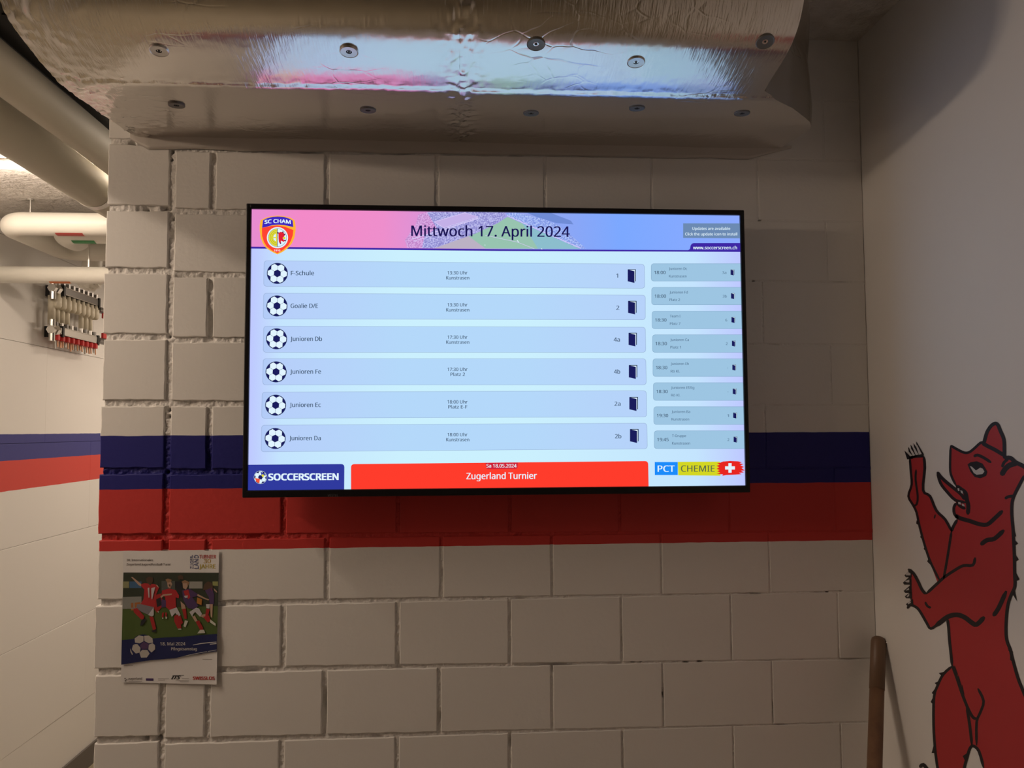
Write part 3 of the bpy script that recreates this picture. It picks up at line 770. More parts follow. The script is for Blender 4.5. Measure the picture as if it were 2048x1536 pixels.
cr_.text('SC CHAM', Zc(455, 0)[0], Zc(1250, 0)[0], Zc(0, 400)[1], 7.2, E_WHITE, 13, bold=.03, arc=2.2)
cx_, cy_ = Zc(848, 855)
cr_.disc(cx_, cy_, 21.2, E_WHITE, 13); cr_.disc(cx_, cy_, 18.4, E_LINE, 14); cr_.disc(cx_, cy_, 17.8, E_WHITE, 15)
for k, (r, mm) in enumerate(((17.6, E_YG), (14.6, E_OL), (14.0, E_YG), (11.4, E_OL), (10.8, E_YG), (8.6, E_OL), (8.2, E_WHITE))):
    cr_.disc(cx_, cy_, r, mm, 16 + k, 24, PI / 2, 3 * PI / 2)
cr_.line([(cx_ - 9, cy_), (cx_, cy_)], 2.2, E_YG, 24); cr_.line([(cx_ - 1.6, cy_ - 8), (cx_ - 1.6, cy_ + 9)], 2.6, E_YG, 24); cr_.line([(cx_, cy_ - 18), (cx_, cy_ + 18)], 1.0, E_LINE, 25)
cr_.poly([Zc(*p) for p in [(880, 720), (940, 680), (1030, 690), (1060, 740), (1090, 770), (1050, 830), (1010, 870), (1050, 930), (1090, 950), (1040, 990), (960, 950), (960, 1030), (900, 1010), (885, 900)]], E_BEAR, 24)
for q in [(1020, 690), (1068, 760), (1085, 945), (945, 1030), (870, 712)]: cr_.disc(*Zc(*q), 1.5, E_DK, 25, 10)
cr_.disc(*Zc(1060, 870), 2.6, E_YG, 25, 12)
cr_.text('1910', Zc(750, 0)[0], Zc(935, 0)[0], Zc(0, 1280)[1], 3.6, E_WHITE, 26, bold=.02)
cr_.obj('club_crest', scr)

def ball(fl, cx, cy, r, l0, white, dark, line, rot=0.0):
    fl.disc(cx, cy, r, line, l0, 48); fl.disc(cx, cy, r * .965, dark, l0 + 1, 48)
    # ring of six light panels round a dark centre
    for k in range(6):
        a = rot + k * PI / 3
        px, py = cx + .62 * r * math.cos(a), cy - .62 * r * math.sin(a)
        pts_ = []
        for j in range(6):
            b_ = a + PI / 6 + j * PI / 3; rr = .345 * r
            x, y = px + rr * math.cos(b_), py - rr * math.sin(b_)
            d = math.hypot(x - cx, y - cy); lim = .955 * r
            if d > lim: x, y = cx + (x - cx) * lim / d, cy + (y - cy) * lim / d
            pts_.append((x, y))
        # bulge the outer side to the rim
        fl.poly(pts_, white, l0 + 2)
    fl.poly([(cx + .30 * r * math.cos(rot + PI / 6 + j * PI / 3), cy - .30 * r * math.sin(rot + PI / 6 + j * PI / 3)) for j in range(6)], dark, l0 + 3)
def door(fl, x0, x1, y0, y1, l0, bg):
    w = x1 - x0; hh = y1 - y0
    fl.poly([(x0 + .02 * w, y0), (x1, y0), (x1, y0 + .88 * hh), (x1 - .1 * w, y0 + .88 * hh), (x1 - .1 * w, y0 + .07 * hh), (x0 + .02 * w, y0 + .07 * hh)], E_LINE, l0)
    fl.poly([(x0 + .1 * w, y0 + .05 * hh), (x1 - .1 * w, y0 + .05 * hh), (x1 - .1 * w, y0 + .86 * hh), (x0 + .1 * w, y0 + .86 * hh)], bg, l0 + 1)
    fl.poly([(x0, y0 + .02 * hh), (x0 + .82 * w, y0 + .14 * hh), (x0 + .82 * w, y1), (x0, y0 + .88 * hh)], E_NAVY, l0 + 2)
cards = [((528, 521), (1289, 528), (1290, 577), (527, 573)), ((527, 586), (1291, 590), (1291, 640), (526, 638)), ((527, 652), (1291, 654), (1292, 705), (526, 705)),
         ((526, 717), (1292, 717), (1293, 770), (525, 770)), ((524, 784), (1293, 781), (1294, 834), (523, 837)), ((523, 850), (1294, 846), (1295, 898), (522, 904))]
rowtxt = [('F-Schule', 582, 628, 550.5, '13:30 Uhr', 'Kunstrasen', 549, '1', 1232.5, 1236, 555.5), ('Goalie D/E', 581.5, 636, 616, '13:30 Uhr', 'Kunstrasen', 613, '2', 1232.5, 1238.5, 619.7),
          ('Junioren Db', 581, 644, 682, '17:30 Uhr', 'Kunstrasen', 677.6, '4a', 1227.5, 1239.5, 683.2), ('Junioren Fe', 580.3, 642, 747.5, '17:30 Uhr', 'Platz 2', 742, '4b', 1228, 1240, 747.3),
          ('Junioren Ec', 579.5, 641.5, 814, '18:00 Uhr', 'Platz E-F', 807, '2a', 1229, 1241, 811.6), ('Junioren Da', 578.5, 641.5, 880.5, '18:00 Uhr', 'Kunstrasen', 872.5, '2b', 1230, 1242.5, 876.6)]
ballc = [(554.8, 546.9), (554, 611.9), (553.2, 677.7), (552.2, 743.8), (551.4, 810.4), (550.4, 877)]
icons = [(1255.3, 1271.7, 538.7, 566), (1256, 1273, 601.7, 629), (1257, 1273.6, 665.6, 693), (1257.5, 1274.5, 730, 758), (1258.5, 1276, 794, 822), (1259.8, 1277, 858, 886)]
wds = {'Kunstrasen': 46, 'Platz 2': 29, 'Platz E-F': 38}
for q, rt, bc, ic in zip(cards, rowtxt, ballc, icons):
    fl = Flat(PS); fl.poly(rrect(q, 7), E_CARDL, 1)
    q2 = ((q[0][0] + .8, q[0][1] + .7), (q[1][0] - .8, q[1][1] + .7), (q[2][0] - .8, q[2][1] - .7), (q[3][0] + .8, q[3][1] - .7))
    fl.poly(rrect(q2, 6.5), E_CARD, 2)
    ball(fl, bc[0], bc[1], 21, 3, E_WHITE, E_NAVY, E_LINE, rot=.45 - PI / 6)
    fl.text(rt[0], rt[1], rt[2], rt[3], 8.6, E_TXT, 4, bold=.006)
    fl.text(rt[4], 895, 935, rt[6], 6.6, E_TXT, 4, bold=.004); w = wds[rt[5]]; fl.text(rt[5], 915.5 - w / 2, 915.5 + w / 2, rt[6] + 10, 6.6, E_TXT, 4, bold=.004)
    fl.text(rt[7], rt[8], rt[9], rt[10], 8.2, E_TXT, 4, bold=.004)
    door(fl, *ic, 4, E_WHITE); fl.obj('schedule_row', scr)
side = [('18:00', 'Junioren Dc', 'Kunstrasen', '3a', 36, 35), ('18:00', 'Junioren Fd', 'Platz 2', '3b', 36.5, 21), ('18:30', 'Team I', 'Platz 7', '6', 21, 21), ('18:30', 'Junioren Ca', 'Platz 1', '2', 37, 21),
        ('18:30', 'Junioren Eh', 'Rö Kl.', '-', 36, 18), ('18:30', 'Junioren Ef/Eg', 'Rö Kl.', '-', 46, 18), ('19:30', 'Junioren Ba', 'Kunstrasen', '1', 37, 35), ('19:45', 'T-Gruppe', 'Kunstrasen', '2', 28, 36)]
for k, (tm, a, b_, nb, wa, wb) in enumerate(side):
    y0 = (527, 574.3, 622, 669.2, 717.2, 765, 813, 861.2)[k]; x0 = 1302 + .86 * k; hh = 35.6 + .12 * k
    fl = Flat(PS); fl.poly(rrect(((x0, y0), (1496, y0), (1496, y0 + hh), (x0, y0 + hh)), 6.5, (1, 0, 0, 1)), E_SIDEL, 1)
    fl.poly(rrect(((x0 + .7, y0 + .7), (1496, y0 + .7), (1496, y0 + hh - .7), (x0 + .7, y0 + hh - .7)), 6, (1, 0, 0, 1)), E_SIDE, 2)
    fl.text(tm, x0 + 6.5, x0 + 29, y0 + 21.2, 6.4, E_TXT, 3, bold=.002)
    fl.text(a, x0 + 36, x0 + 36 + wa, y0 + 12.8, 5.0, E_TXT2, 3, bold=.004); fl.text(b_, x0 + 36, x0 + 36 + wb, y0 + 27.8, 5.0, E_TXT2, 3, bold=.004)
    wn = {'3a': 8, '3b': 8}.get(nb, 3.5 if nb != '-' else 2)
    fl.text(nb, x0 + 150.5 - wn, x0 + 150.5, y0 + 20.8, 5.2, E_TXT2, 3)
    door(fl, x0 + 159, x0 + 166.5, y0 + 12.2, y0 + 24, 3, E_WHITE); fl.obj('side_card', scr)
fl = Flat(PS); fl.poly(rrect(((480, 929.6), (688.8, 928), (688.3, 990), (480, 990)), 7, (0, 1, 0, 0)), E_BLUE, 1)
ball(fl, 521, 954.6, 13.2, 2, E_WHITE, E_NAVY, E_WHITE, rot=.45)
fl.poly([(521, 943), (533, 950), (524, 953)], E_BLUE, 6); fl.poly([(525.5, 948), (529.5, 951), (526, 955), (523, 951)], E_YG, 7); fl.poly([(510, 956), (520, 957.5), (519, 966.5), (513, 963.5)], E_ORB, 7)
fl.text('SOCCERSCREEN', 537.5, 676.5, 960.4, 12.8, E_WHITE, 4, bold=.045, slope=-.006); fl.obj('logo_panel', scr)
fl = Flat(PS); fl.poly(rrect(((702, 928.2), (1296.3, 922), (1297.5, 990), (702, 990)), 7, (1, 1, 0, 0)), E_RED, 1)
fl.poly(rrect(((971, 925.8), (1036, 925), (1035, 937.6), (973, 938.4)), 4, (0, 0, 1, 1)), E_DRED, 2)
fl.text('Sa 18.05.2024', 973, 1033, 935, 6.8, E_WHITE, 3, bold=.008); fl.text('Zugerland Turnier', 933, 1073.5, 958.4, 12.6, E_WHITE, 3, bold=.006, slope=-.006); fl.obj('event_panel', scr)
fl = Flat(PS); fl.poly([(1309.4, 924), (1355.5, 924), (1355.5, 950), (1309.6, 950)], E_SKY, 1); fl.poly([(1355.5, 923.7), (1440, 923.2), (1441, 951.5), (1356.5, 950.6)], E_YEL, 1)
fl.text('PCT', 1315.5, 1349, 943.6, 12.6, E_WHITE, 3, bold=.012); fl.text('CHEMIE', 1362, 1429, 943.4, 12.6, E_CHT, 3, bold=.004)
br = [(1434, 926), (1440, 925.4), (1446, 923), (1460, 921.8), (1476, 922.6), (1484, 924.6), (1479, 926.4), (1487, 928.5), (1481, 930.6), (1488, 934), (1483, 936), (1491, 941), (1482, 941.4), (1488, 945), (1478, 945.6), (1483, 948.5),
      (1468, 949.4), (1452, 950), (1444, 951.8), (1446, 949), (1433, 947.6), (1440, 945), (1434, 942.6), (1439, 940), (1433, 937.8), (1438, 934.5), (1432.5, 931.6), (1439, 929.4)]
fl.poly(br, E_BRED, 4); fl.poly([(1456.6, 926.4), (1463, 926.4), (1463, 932.6), (1469.6, 932.6), (1469.6, 939), (1463, 939), (1463, 945.4), (1456.6, 945.4), (1456.6, 939), (1450, 939), (1450, 932.6), (1456.6, 932.6)], E_WHITE, 5)
fl.obj('sponsor_panel', scr)
M_LOGO = mat('bezel_logo', (.16, .16, .17), .4)
fl = Flat(lambda x, y, l=0: (W(x, y, YS - .0061).x, YS - .0061 - .0001, W(x, y, YS - .0061).z)); fl.text('VESTEL', 655.5, 676.5, 993.2, 4.6, M_LOGO, 0, bold=.01); fl.obj('logo_lettering', bez, label='small grey maker lettering')

# ================================================================== POSTER
PM = {}
def pm(name, rgb, k=1.0):
    if name not in PM: PM[name] = mat('print_' + name, rgb, .38)
    return PM[name]
qTL, qTR, qBR, qBL = Vector((246.5, 1102)), Vector((438.3, 1101.5)), Vector((433.2, 1369)), Vector((241.8, 1364.5))
def pcurl(u, v):                              # distance of the sheet from the wall
    return .0022 + .010 * max(0, v - .55) ** 2 * (0.3 + 1.2 * u) + .012 * max(0, u - .9) * 1.5 + .004 * max(0, .12 - u) * 3 + .0012 * math.sin(5 * u + 3 * v) * .5 + .0006
def PP(x, y, lift=0):
    v = (y - 1102) / 265; v = min(max(v, 0), 1.0)
    xl = qTL.x + (qBL.x - qTL.x) * v; xr = qTR.x + (qBR.x - qTR.x) * v
    u = (x - xl) / (xr - xl); u = min(max(u, 0), 1); x = xl + (xr - xl) * u
    d = pcurl(u, (y - 1102) / 265) + .00012 * lift
    p = W(x, y, -d); return (p.x, p.y, p.z)
po = thing('poster', tuple(W(340, 1235)), 'white football tournament poster taped to the brick wall under the red band', 'poster')
v = []; f = []; nu, nv = 14, 20
for j in range(nv + 1):
    t = j / nv
    for i in range(nu + 1):
        s = i / nu; p = qTL.lerp(qTR, s).lerp(qBL.lerp(qBR, s), t)
        d = pcurl(s, t); w = W(p.x, p.y, -d); v.append(tuple(w))
for j in range(nv):
    for i in range(nu): a = j * (nu + 1) + i; f.append((a, a + nu + 1, a + nu + 2, a + 1))
nb_ = len(v); v += [(x, y + .0004, z) for x, y, z in v]
f += [tuple(nb_ + i for i in reversed(q)) for q in f]
sh = new_obj('sheet', v, f, M_PAPER, po, smooth=True)
def Zp_(x, y): return (240 + x / 10.24, 1140 + y / 10.24)
def grid_poly(fl, pts_, m, lift):
    """cut a big polygon into strips so that it follows the curl"""
    x0 = min(p[0] for p in pts_); x1 = max(p[0] for p in pts_); n = 14
    bm = bmesh.new(); vs = [bm.verts.new((x, y, 0)) for x, y in pts_]; bm.faces.new(vs)
    for k in range(1, n):
        x = x0 + (x1 - x0) * k / n
        bmesh.ops.bisect_plane(bm, geom=bm.verts[:] + bm.edges[:] + bm.faces[:], plane_co=(x, 0, 0), plane_no=(1, 0, 0))
    y0 = min(p[1] for p in pts_); y1 = max(p[1] for p in pts_); n2 = max(1, int((y1 - y0) / 13))
    for k in range(1, n2):
        y = y0 + (y1 - y0) * k / n2
        bmesh.ops.bisect_plane(bm, geom=bm.verts[:] + bm.edges[:] + bm.faces[:], plane_co=(0, y, 0), plane_no=(0, 1, 0))
    for fc in bm.faces: fl.poly([(v_.co.x, v_.co.y) for v_ in fc.verts], m, lift)
    bm.free()
ph = Flat(PP)
grid_poly(ph, [(246.9, 1145), (437.4, 1145.4), (434.5, 1272), (243.2, 1286)], pm('grass', (.085, .13, .035)), 2)
grid_poly(ph, [(246.9, 1145), (437.4, 1145.4), (436, 1212), (244.8, 1217.5)], pm('dark_hedge', (.045, .055, .038)), 4)
for pts_, c in (([(245.8, 1163), (258, 1163), (258, 1176), (245.6, 1176)], (.30, .30, .16)), ([(259, 1163), (283, 1163), (283, 1176), (259, 1176)], (.06, .14, .26)), ([(245, 1194), (283, 1193), (283, 1217), (244.8, 1218)], (.28, .29, .27)),
                ([(262, 1206), (281, 1204), (281, 1219), (262, 1221)], (.42, .16, .05)), ([(378, 1163), (405, 1163), (405, 1177), (378, 1177)], (.36, .36, .33)), ([(425, 1163), (436, 1163), (436, 1172), (425, 1171)], (.30, .32, .12)), ([(323, 1162), (350, 1162), (350, 1182), (323, 1182)], (.10, .11, .10))):
    grid_poly(ph, pts_, pm('board%d' % int(pts_[0][0] * 10 + pts_[0][1]), c), 6)
ph.obj('pitch_picture', sh)
RED_, SKIN, WHT, DRK, NVY, HAIR = pm('shirt_red', (.46, .035, .04)), pm('skin', (.50, .33, .24)), pm('shorts_white', (.55, .54, .56)), pm('dark', (.03, .03, .035)), pm('shirt_navy', (.09, .05, .14)), pm('hair', (.10, .06, .04))
SOCK = pm('sock_red', (.40, .03, .03)); BOOT = pm('boot_white', (.60, .60, .52)); GREYS = pm('shorts_shadow', (.22, .21, .23)); BLND = pm('hair_fair', (.34, .20, .11))
def fig(*parts):
    fl = Flat(PP)
    for k, (m, pts_) in enumerate(parts):
        fl.poly([Zp_(*p) for p in pts_], m, 9 + k)
    fl.obj('player_figure', sh)
fig((HAIR, [(1180, 130), (1230, 100), (1290, 120), (1300, 190), (1200, 200)]), (DRK, [(1130, 240), (1260, 230), (1300, 560), (1240, 560), (1130, 350)]), (SKIN, [(1240, 640), (1330, 720), (1350, 800), (1260, 800)]), (SOCK, [(1270, 800), (1350, 790), (1370, 1000), (1320, 1000)]), (BOOT, [(1330, 1030), (1395, 1045), (1340, 1175), (1300, 1150)]))
fig((SOCK, [(700, 520), (840, 480), (900, 700), (760, 880), (700, 800)]), (DRK, [(740, 600), (830, 560), (860, 720), (760, 760)]), (BOOT, [(760, 840), (800, 850), (790, 880)]), (NVY, [(850, 600), (940, 620), (940, 760), (850, 770)]), (SOCK, [(860, 880), (900, 860), (890, 970), (855, 970)]), (SOCK, [(920, 870), (960, 870), (955, 960), (930, 960)]), (BOOT, [(860, 975), (890, 975), (885, 1000), (865, 1000)]), (BOOT, [(930, 955), (965, 960), (960, 1000), (935, 1000)]))
fig((SKIN, [(225, 145), (260, 145), (440, 290), (430, 335), (380, 310), (270, 190)]), (RED_, [(430, 290), (500, 270), (720, 290), (800, 360), (740, 500), (720, 720), (700, 770), (600, 740), (420, 700), (480, 600), (500, 400), (440, 340)]), (HAIR, [(530, 180), (590, 135), (670, 150), (680, 230), (620, 320), (550, 250)]),
    (GREYS, [(350, 700), (430, 700), (690, 760), (640, 930), (540, 900), (430, 850), (330, 790)]), (WHT, [(690, 760), (690, 930), (650, 950), (575, 920), (620, 860)]), (SOCK, [(280, 790), (350, 780), (500, 950), (480, 1010), (430, 1010), (280, 860)]), (DRK, [(480, 1000), (545, 1010), (480, 1110), (410, 1155), (430, 1050)]),
    (SOCK, [(600, 950), (680, 960), (740, 1200), (680, 1240), (640, 1100)]), (DRK, [(640, 1240), (745, 1220), (740, 1270), (660, 1275)]), (WHT, [(565, 370), (600, 360), (605, 560), (585, 570)]), (WHT, [(640, 370), (720, 350), (660, 600), (645, 590)]), (SKIN, [(735, 300), (765, 310), (800, 360), (770, 350)]))
fig((SKIN, [(960, 230), (1040, 230), (1070, 290), (1030, 380), (980, 350)]), (BLND, [(930, 200), (980, 175), (1060, 200), (1050, 240), (970, 260)]), (RED_, [(860, 420), (1000, 380), (1140, 410), (1210, 520), (1200, 580), (1140, 560), (1150, 770), (1010, 820), (920, 740), (930, 560), (850, 500)]), (SKIN, [(830, 540), (880, 500), (1060, 480), (1060, 510), (900, 530), (840, 580)]),
    (WHT, [(1010, 820), (1160, 765), (1240, 920), (1200, 950), (1130, 880), (1060, 960)]), (SOCK, [(1110, 940), (1190, 910), (1230, 1050), (1260, 1190), (1180, 1200), (1110, 1050)]), (SOCK, [(1190, 960), (1240, 930), (1290, 1080), (1250, 1120)]), (BOOT, [(1190, 1205), (1255, 1200), (1255, 1220), (1190, 1220)]), (HAIR, [(990, 300), (1030, 290), (1020, 350)]))
fig((SKIN, [(1280, 260), (1370, 250), (1390, 330), (1350, 400), (1290, 370)]), (BLND, [(1260, 240), (1330, 205), (1420, 250), (1400, 320), (1370, 270), (1280, 270)]), (NVY, [(1270, 420), (1420, 380), (1590, 490), (1570, 540), (1480, 560), (1560, 660), (1600, 740), (1500, 800), (1390, 780), (1300, 620)]), (RED_, [(1300, 430), (1400, 400), (1440, 560), (1400, 600), (1330, 520)]), (WHT, [(1310, 530), (1390, 520), (1380, 570), (1330, 570)]),
    (SKIN, [(1590, 490), (1760, 580), (1830, 600), (1810, 625), (1720, 590), (1580, 530)]), (WHT, [(1420, 860), (1560, 770), (1620, 790), (1680, 900), (1640, 960), (1540, 860), (1500, 900), (1480, 960)]), (SKIN, [(1480, 960), (1530, 930), (1590, 1040), (1540, 1060)]), (SKIN, [(1640, 950), (1690, 910), (1750, 900), (1740, 990)]), (SOCK, [(1550, 1060), (1620, 1030), (1700, 1180), (1700, 1230), (1640, 1230)]), (SOCK, [(1700, 960), (1820, 930), (1860, 1030), (1800, 1080)]), (BOOT, [(1640, 1225), (1720, 1225), (1745, 1290), (1580, 1300)]), (BOOT, [(1850, 1010), (1960, 1100), (1960, 1150), (1840, 1070)]))
fig((HAIR, [(1720, 300), (1800, 230), (1880, 260), (1920, 380), (1700, 420)]), (SKIN, [(1790, 270), (1850, 280), (1840, 360), (1800, 340)]), (NVY, [(1740, 420), (1880, 360), (1930, 500), (1920, 700), (1840, 700), (1820, 560)]), (RED_, [(1800, 430), (1870, 380), (1890, 470), (1820, 500)]), (SKIN, [(1920, 370), (1990, 440), (1990, 470), (1930, 420)]), (SKIN, [(1840, 700), (1900, 700), (1890, 980), (1860, 960)]), (WHT, [(1760, 700), (1840, 700), (1830, 790), (1770, 780)]), (SOCK, [(1770, 790), (1840, 800), (1800, 950), (1740, 960)]), (pm('shirt_orange', (.50, .20, .04)), [(1580, 560), (1680, 600), (1670, 720), (1570, 680)]))
bd = Flat(PP)
grid_poly(bd, [(243.2, 1280.5), (268, 1278), (300, 1277.5), (330, 1275), (360, 1274), (395, 1270.5), (434, 1268), (433.6, 1302.6), (420, 1304), (398, 1308), (370, 1311.5), (352, 1316), (330, 1318), (300, 1320.5), (270, 1325), (242.4, 1329.5)], pm('navy_band', (.020, .026, .10)), 22)
bd.line([(386, 1290), (402, 1287), (420, 1285), (433, 1284)], [1, 1.6, 1.6, 1], pm('paper_white', (.62, .60, .58)), 24)
bd.line([(420, 1288.5), (433, 1287)], 1.6, pm('paper_white', 0), 24)
bd.line([(371, 1311.5), (392, 1307), (415, 1303), (433, 1300)], .9, pm('paper_white', 0), 24)
bd.text('18. Mai 2024', 320.5, 370.5, 1290.8, 6.4, pm('paper_white', 0), 25); bd.text('Pfingstsamstag', 342.5, 393.5, 1300.6, 5.8, pm('paper_white', 0), 25, bold=.008); bd.obj('date_band', sh)
fb = Flat(PP); bx, by, br_ = 285.8, 1293.5, 24.6
PUR = pm('ball_purple', (.10, .055, .14)); PNL = pm('ball_panel', (.50, .47, .43)); 
fb.disc(bx, by, br_, pm('navy_band', 0), 26, 40)
def Zb(x, y): return (180 + x / 4.8, 1080 + y / 4.8)
for pts_ in ([(428, 945), (470, 915), (515, 925), (513, 972), (478, 992), (432, 985)], [(520, 920), (565, 918), (600, 945), (605, 985), (565, 992), (522, 970)], [(415, 1000), (455, 1000), (485, 1035), (480, 1080), (440, 1090), (402, 1050)], [(565, 1005), (600, 990), (625, 1010), (625, 1050), (590, 1080), (560, 1050)], [(475, 1085), (500, 1055), (550, 1055), (572, 1090), (545, 1128), (490, 1130)], [(385, 1040), (395, 1060), (412, 1095), (405, 1105), (388, 1075)]):
    fb.poly([Zb(*p) for p in pts_], PNL, 28)
fb.poly([Zb(*p) for p in [(478, 1010), (515, 975), (562, 1000), (552, 1045), (500, 1050)]], PUR, 28); fb.obj('ball_picture', sh)
GT = pm('grey_text', (.20, .18, .17)); BLU = pm('logo_blue', (.07, .09, .24)); RDT = pm('logo_red', (.50, .06, .06)); GLD = pm('logo_gold', (.50, .33, .05)); YLW = pm('logo_yellow', (.52, .42, .05))
tx = Flat(PP); tx.text('30. Internationales', 253.3, 306, 1122.2, 4.4, GT, 4, bold=.004); tx.text('Zugerland Jugendfussball Turni', 253, 340.5, 1130.8, 4.4, GT, 4, bold=.004)
tx.obj('headline', sh)
tx = Flat(PP); tx.text('TURNIER', 398.4, 432, 1117, 7.2, RDT, 4, bold=.008); tx.text('30', 407.5, 421.2, 1126.2, 8.4, GLD, 4, bold=.008); tx.text('JAHRE', 398.4, 430.8, 1136.8, 8.2, YLW, 4, bold=.008)
tx.text('ZUGER-', 1137.2, 1164.4, 386.6, 6.4, BLU, 4, rot=True, bold=.004); tx.text('LAND', 1137.2, 1164.4, 396.8, 8.4, BLU, 4, rot=True, bold=.008)
tx.obj('tournament_logo', sh)
tx = Flat(PP); tx.text('SWISSLOS', 386, 429, 1359.4, 6.2, RDT, 5, bold=.04); tx.obj('sponsor_logo', sh)
tx = Flat(PP); tx.text('zugerland', 256.5, 284, 1359.4, 4.6, GT, 4, bold=.01)
for q in ((250, 1357, 1.4), (253.5, 1359.4, 1.2), (251, 1361.4, 1.6)): tx.disc(*q, GT, 4, 10)
tx.obj('sponsor_logo', sh)
tx = Flat(PP); tx.poly([(291.8, 1356.6), (306.8, 1356.8), (306.7, 1361.6), (291.8, 1361.4)], pm('flag_purple', (.07, .04, .14)), 4)
tx.obj('sponsor_logo', sh)
tx = Flat(PP); tx.text('ITS', 342, 361, 1358.2, 6.8, DRK, 4, bold=.05, shear=.45); tx.line([(345, 1351.4), (368, 1350.8)], .8, DRK, 5)
tx.obj('sponsor_logo', sh)
tx = Flat(PP)
for a, b_ in (((363, 1356.6), (378, 1356.6)), ((352, 1361), (378, 1361)), ((360, 1363.4), (377.5, 1363.4)), ((316, 1357.2), (338, 1357.4)), ((316, 1360), (330, 1360)), ((257, 1362.4), (284, 1362.4)), ((248, 1331.4), (266, 1331.2)), ((405, 1318.2), (424, 1318.4))):
    tx.line([a, b_], .8, pm('grey_line', (.36, .33, .31)), 4)
o_ = tx.obj('fine_print', sh); o_['kind'] = 'stuff'

# ================================================================== PAINTED BEAR on the right wall
M_BRD = mat('mural_red', (.47, .035, .040), .5, bump=(40, .1, .002)); M_BLK = mat('mural_black', (.018, .016, .018), .5); M_MWH = mat('mural_white', (.62, .60, .59), .55)
def PB(x, y, lift=0):
    p = WX(x, y, XR); return (XR - .0004 - .00012 * lift, p.y, p.z)
bear = thing('bear_mural', tuple(WX(1950, 1250, XR)), 'red heraldic bear with black outlines painted on the right-hand wall', 'mural')
def A(x, y): return (1700 + x / 2.1466, 820 + y / 2.1466)
def B(x, y): return (1840 + x / 6.981, 840 + y / 6.981)
def C(x, y): return (1790 + x / 6.4, 1060 + y / 6.4)
sil = [B(430, 360), B(520, 405), B(620, 450), B(690, 445), B(760, 395), B(850, 318), B(895, 310), B(940, 170), B(1000, 80), B(1055, 45), B(1092, 68), B(1125, 150), B(1178, 270), B(1188, 400), B(1195, 530), B(1270, 530), B(1340, 585), B(1452, 640),
       (2056, 938), (2055, 948), (2048, 956), B(1395, 900), B(1310, 1060), B(1290, 1200), B(1285, 1400), C(1515, 0), C(1530, 300), C(1535, 560), C(1535, 720), C(1495, 820), C(1445, 960), C(1422, 1200), C(1430, 1400), C(1480, 1530), A(697, 1060), A(722, 1150), A(744, 1208),
       (2060, 1418), (2072, 1480), (2082, 1560), (2082, 1640), (2078, 1710), (2070, 1775), (2020, 1800), (1960, 1796), (1950, 1780), (1990, 1760), (2004, 1720), (1992, 1640), (1974, 1590), A(573, 1530), A(552, 1462), A(530, 1442), A(515, 1455), A(503, 1495), A(492, 1536), (1924, 1570), (1914, 1625), (1880, 1650), (1842, 1625), (1838, 1590), (1852, 1552), (1868, 1558), (1878, 1556), A(377, 1530), A(366, 1450), A(360, 1350), A(362, 1230), A(378, 1180), A(402, 1132), A(440, 1098),
       A(425, 980), A(417, 905), C(650, 1148), C(560, 1195), C(465, 1255), C(425, 1190), C(355, 1070), C(295, 990), C(225, 945), C(205, 850), C(200, 700), C(205, 620), C(175, 510), C(235, 555), C(295, 665), C(345, 765), C(400, 812), C(548, 672), C(490, 520), C(435, 335), C(385, 185), C(320, 10),
       A(286, 440), A(271, 408), A(251, 370), A(264, 320), A(260, 260), A(258, 205), A(318, 200), A(322, 250), A(315, 345), A(345, 372), A(370, 430), A(408, 468), A(437, 520), A(458, 472), B(525, 1370), B(475, 1290), B(475, 1210), B(505, 1165), B(500, 1120), B(380, 1000), B(300, 900), B(245, 725), B(380, 860), B(470, 945), B(515, 950), B(440, 795), B(425, 600)]
fl = Flat(PB); fl.poly(sil, M_BRD, 1); fl.obj('body_paint', bear, label='flat red body paint')
ol = Flat(PB)
def S(pts_, w=4.2, t=True): 
    # smooth the stroke
    q = []
    for i in range(len(pts_) - 1):
        p0 = pts_[max(i - 1, 0)]; p1 = pts_[i]; p2 = pts_[i + 1]; p3 = pts_[min(i + 2, len(pts_) - 1)]
        for k in range(3):
            u = k / 3; q.append(tuple(.5 * (2 * p1[d] + (p2[d] - p0[d]) * u + (2 * p0[d] - 5 * p1[d] + 4 * p2[d] - p3[d]) * u * u + (3 * p1[d] - 3 * p2[d] + p3[d] - p0[d]) * u ** 3) for d in (0, 1)))
    q.append(pts_[-1]); w = [a_ * 1.2 for a_ in w] if isinstance(w, list) else w * 1.2
    ol.line(q, w, M_BLK, 2 + (len(ol.v) % 5) * .3, taper=t)
S([B(430, 355), B(520, 408), B(620, 455), B(690, 450), B(760, 398), B(850, 318), B(895, 320)], 4.4)
S([B(890, 340), B(905, 290), B(940, 170), B(1000, 80), B(1055, 48), B(1092, 70), B(1125, 150), B(1175, 270), B(1182, 400), B(1180, 540)], 6)
S([B(870, 320), B(960, 370), B(1060, 420), B(1190, 500)], 6.5)
S([B(1180, 540), B(1200, 530), B(1270, 530), B(1340, 590), B(1452, 645), (2056, 940)], 7)
S([B(1150, 660), B(1180, 590), B(1240, 545)], 5); S([B(1140, 775), B(1190, 690), B(1260, 630), B(1370, 600)], 9)
S([(2056, 940), (2053, 952), B(1452, 800), B(1395, 900), B(1325, 1040), B(1290, 1150), B(1285, 1300), B(1295, 1440), C(1515, 0), C(1530, 300), C(1535, 560), C(1538, 720), C(1495, 820), C(1448, 960), C(1425, 1200), C(1432, 1400), C(1480, 1530), A(697, 1060), A(722, 1150), A(746, 1210), (2062, 1420)], 5.4)
S([B(1190, 1100), B(1240, 1070), B(1320, 1062)], 5)
S([B(432, 358), B(425, 600), B(435, 760), B(510, 920)], 4); S([B(510, 920), B(580, 970), B(640, 1020), B(660, 1120), B(680, 1200), B(672, 1320)], 7)
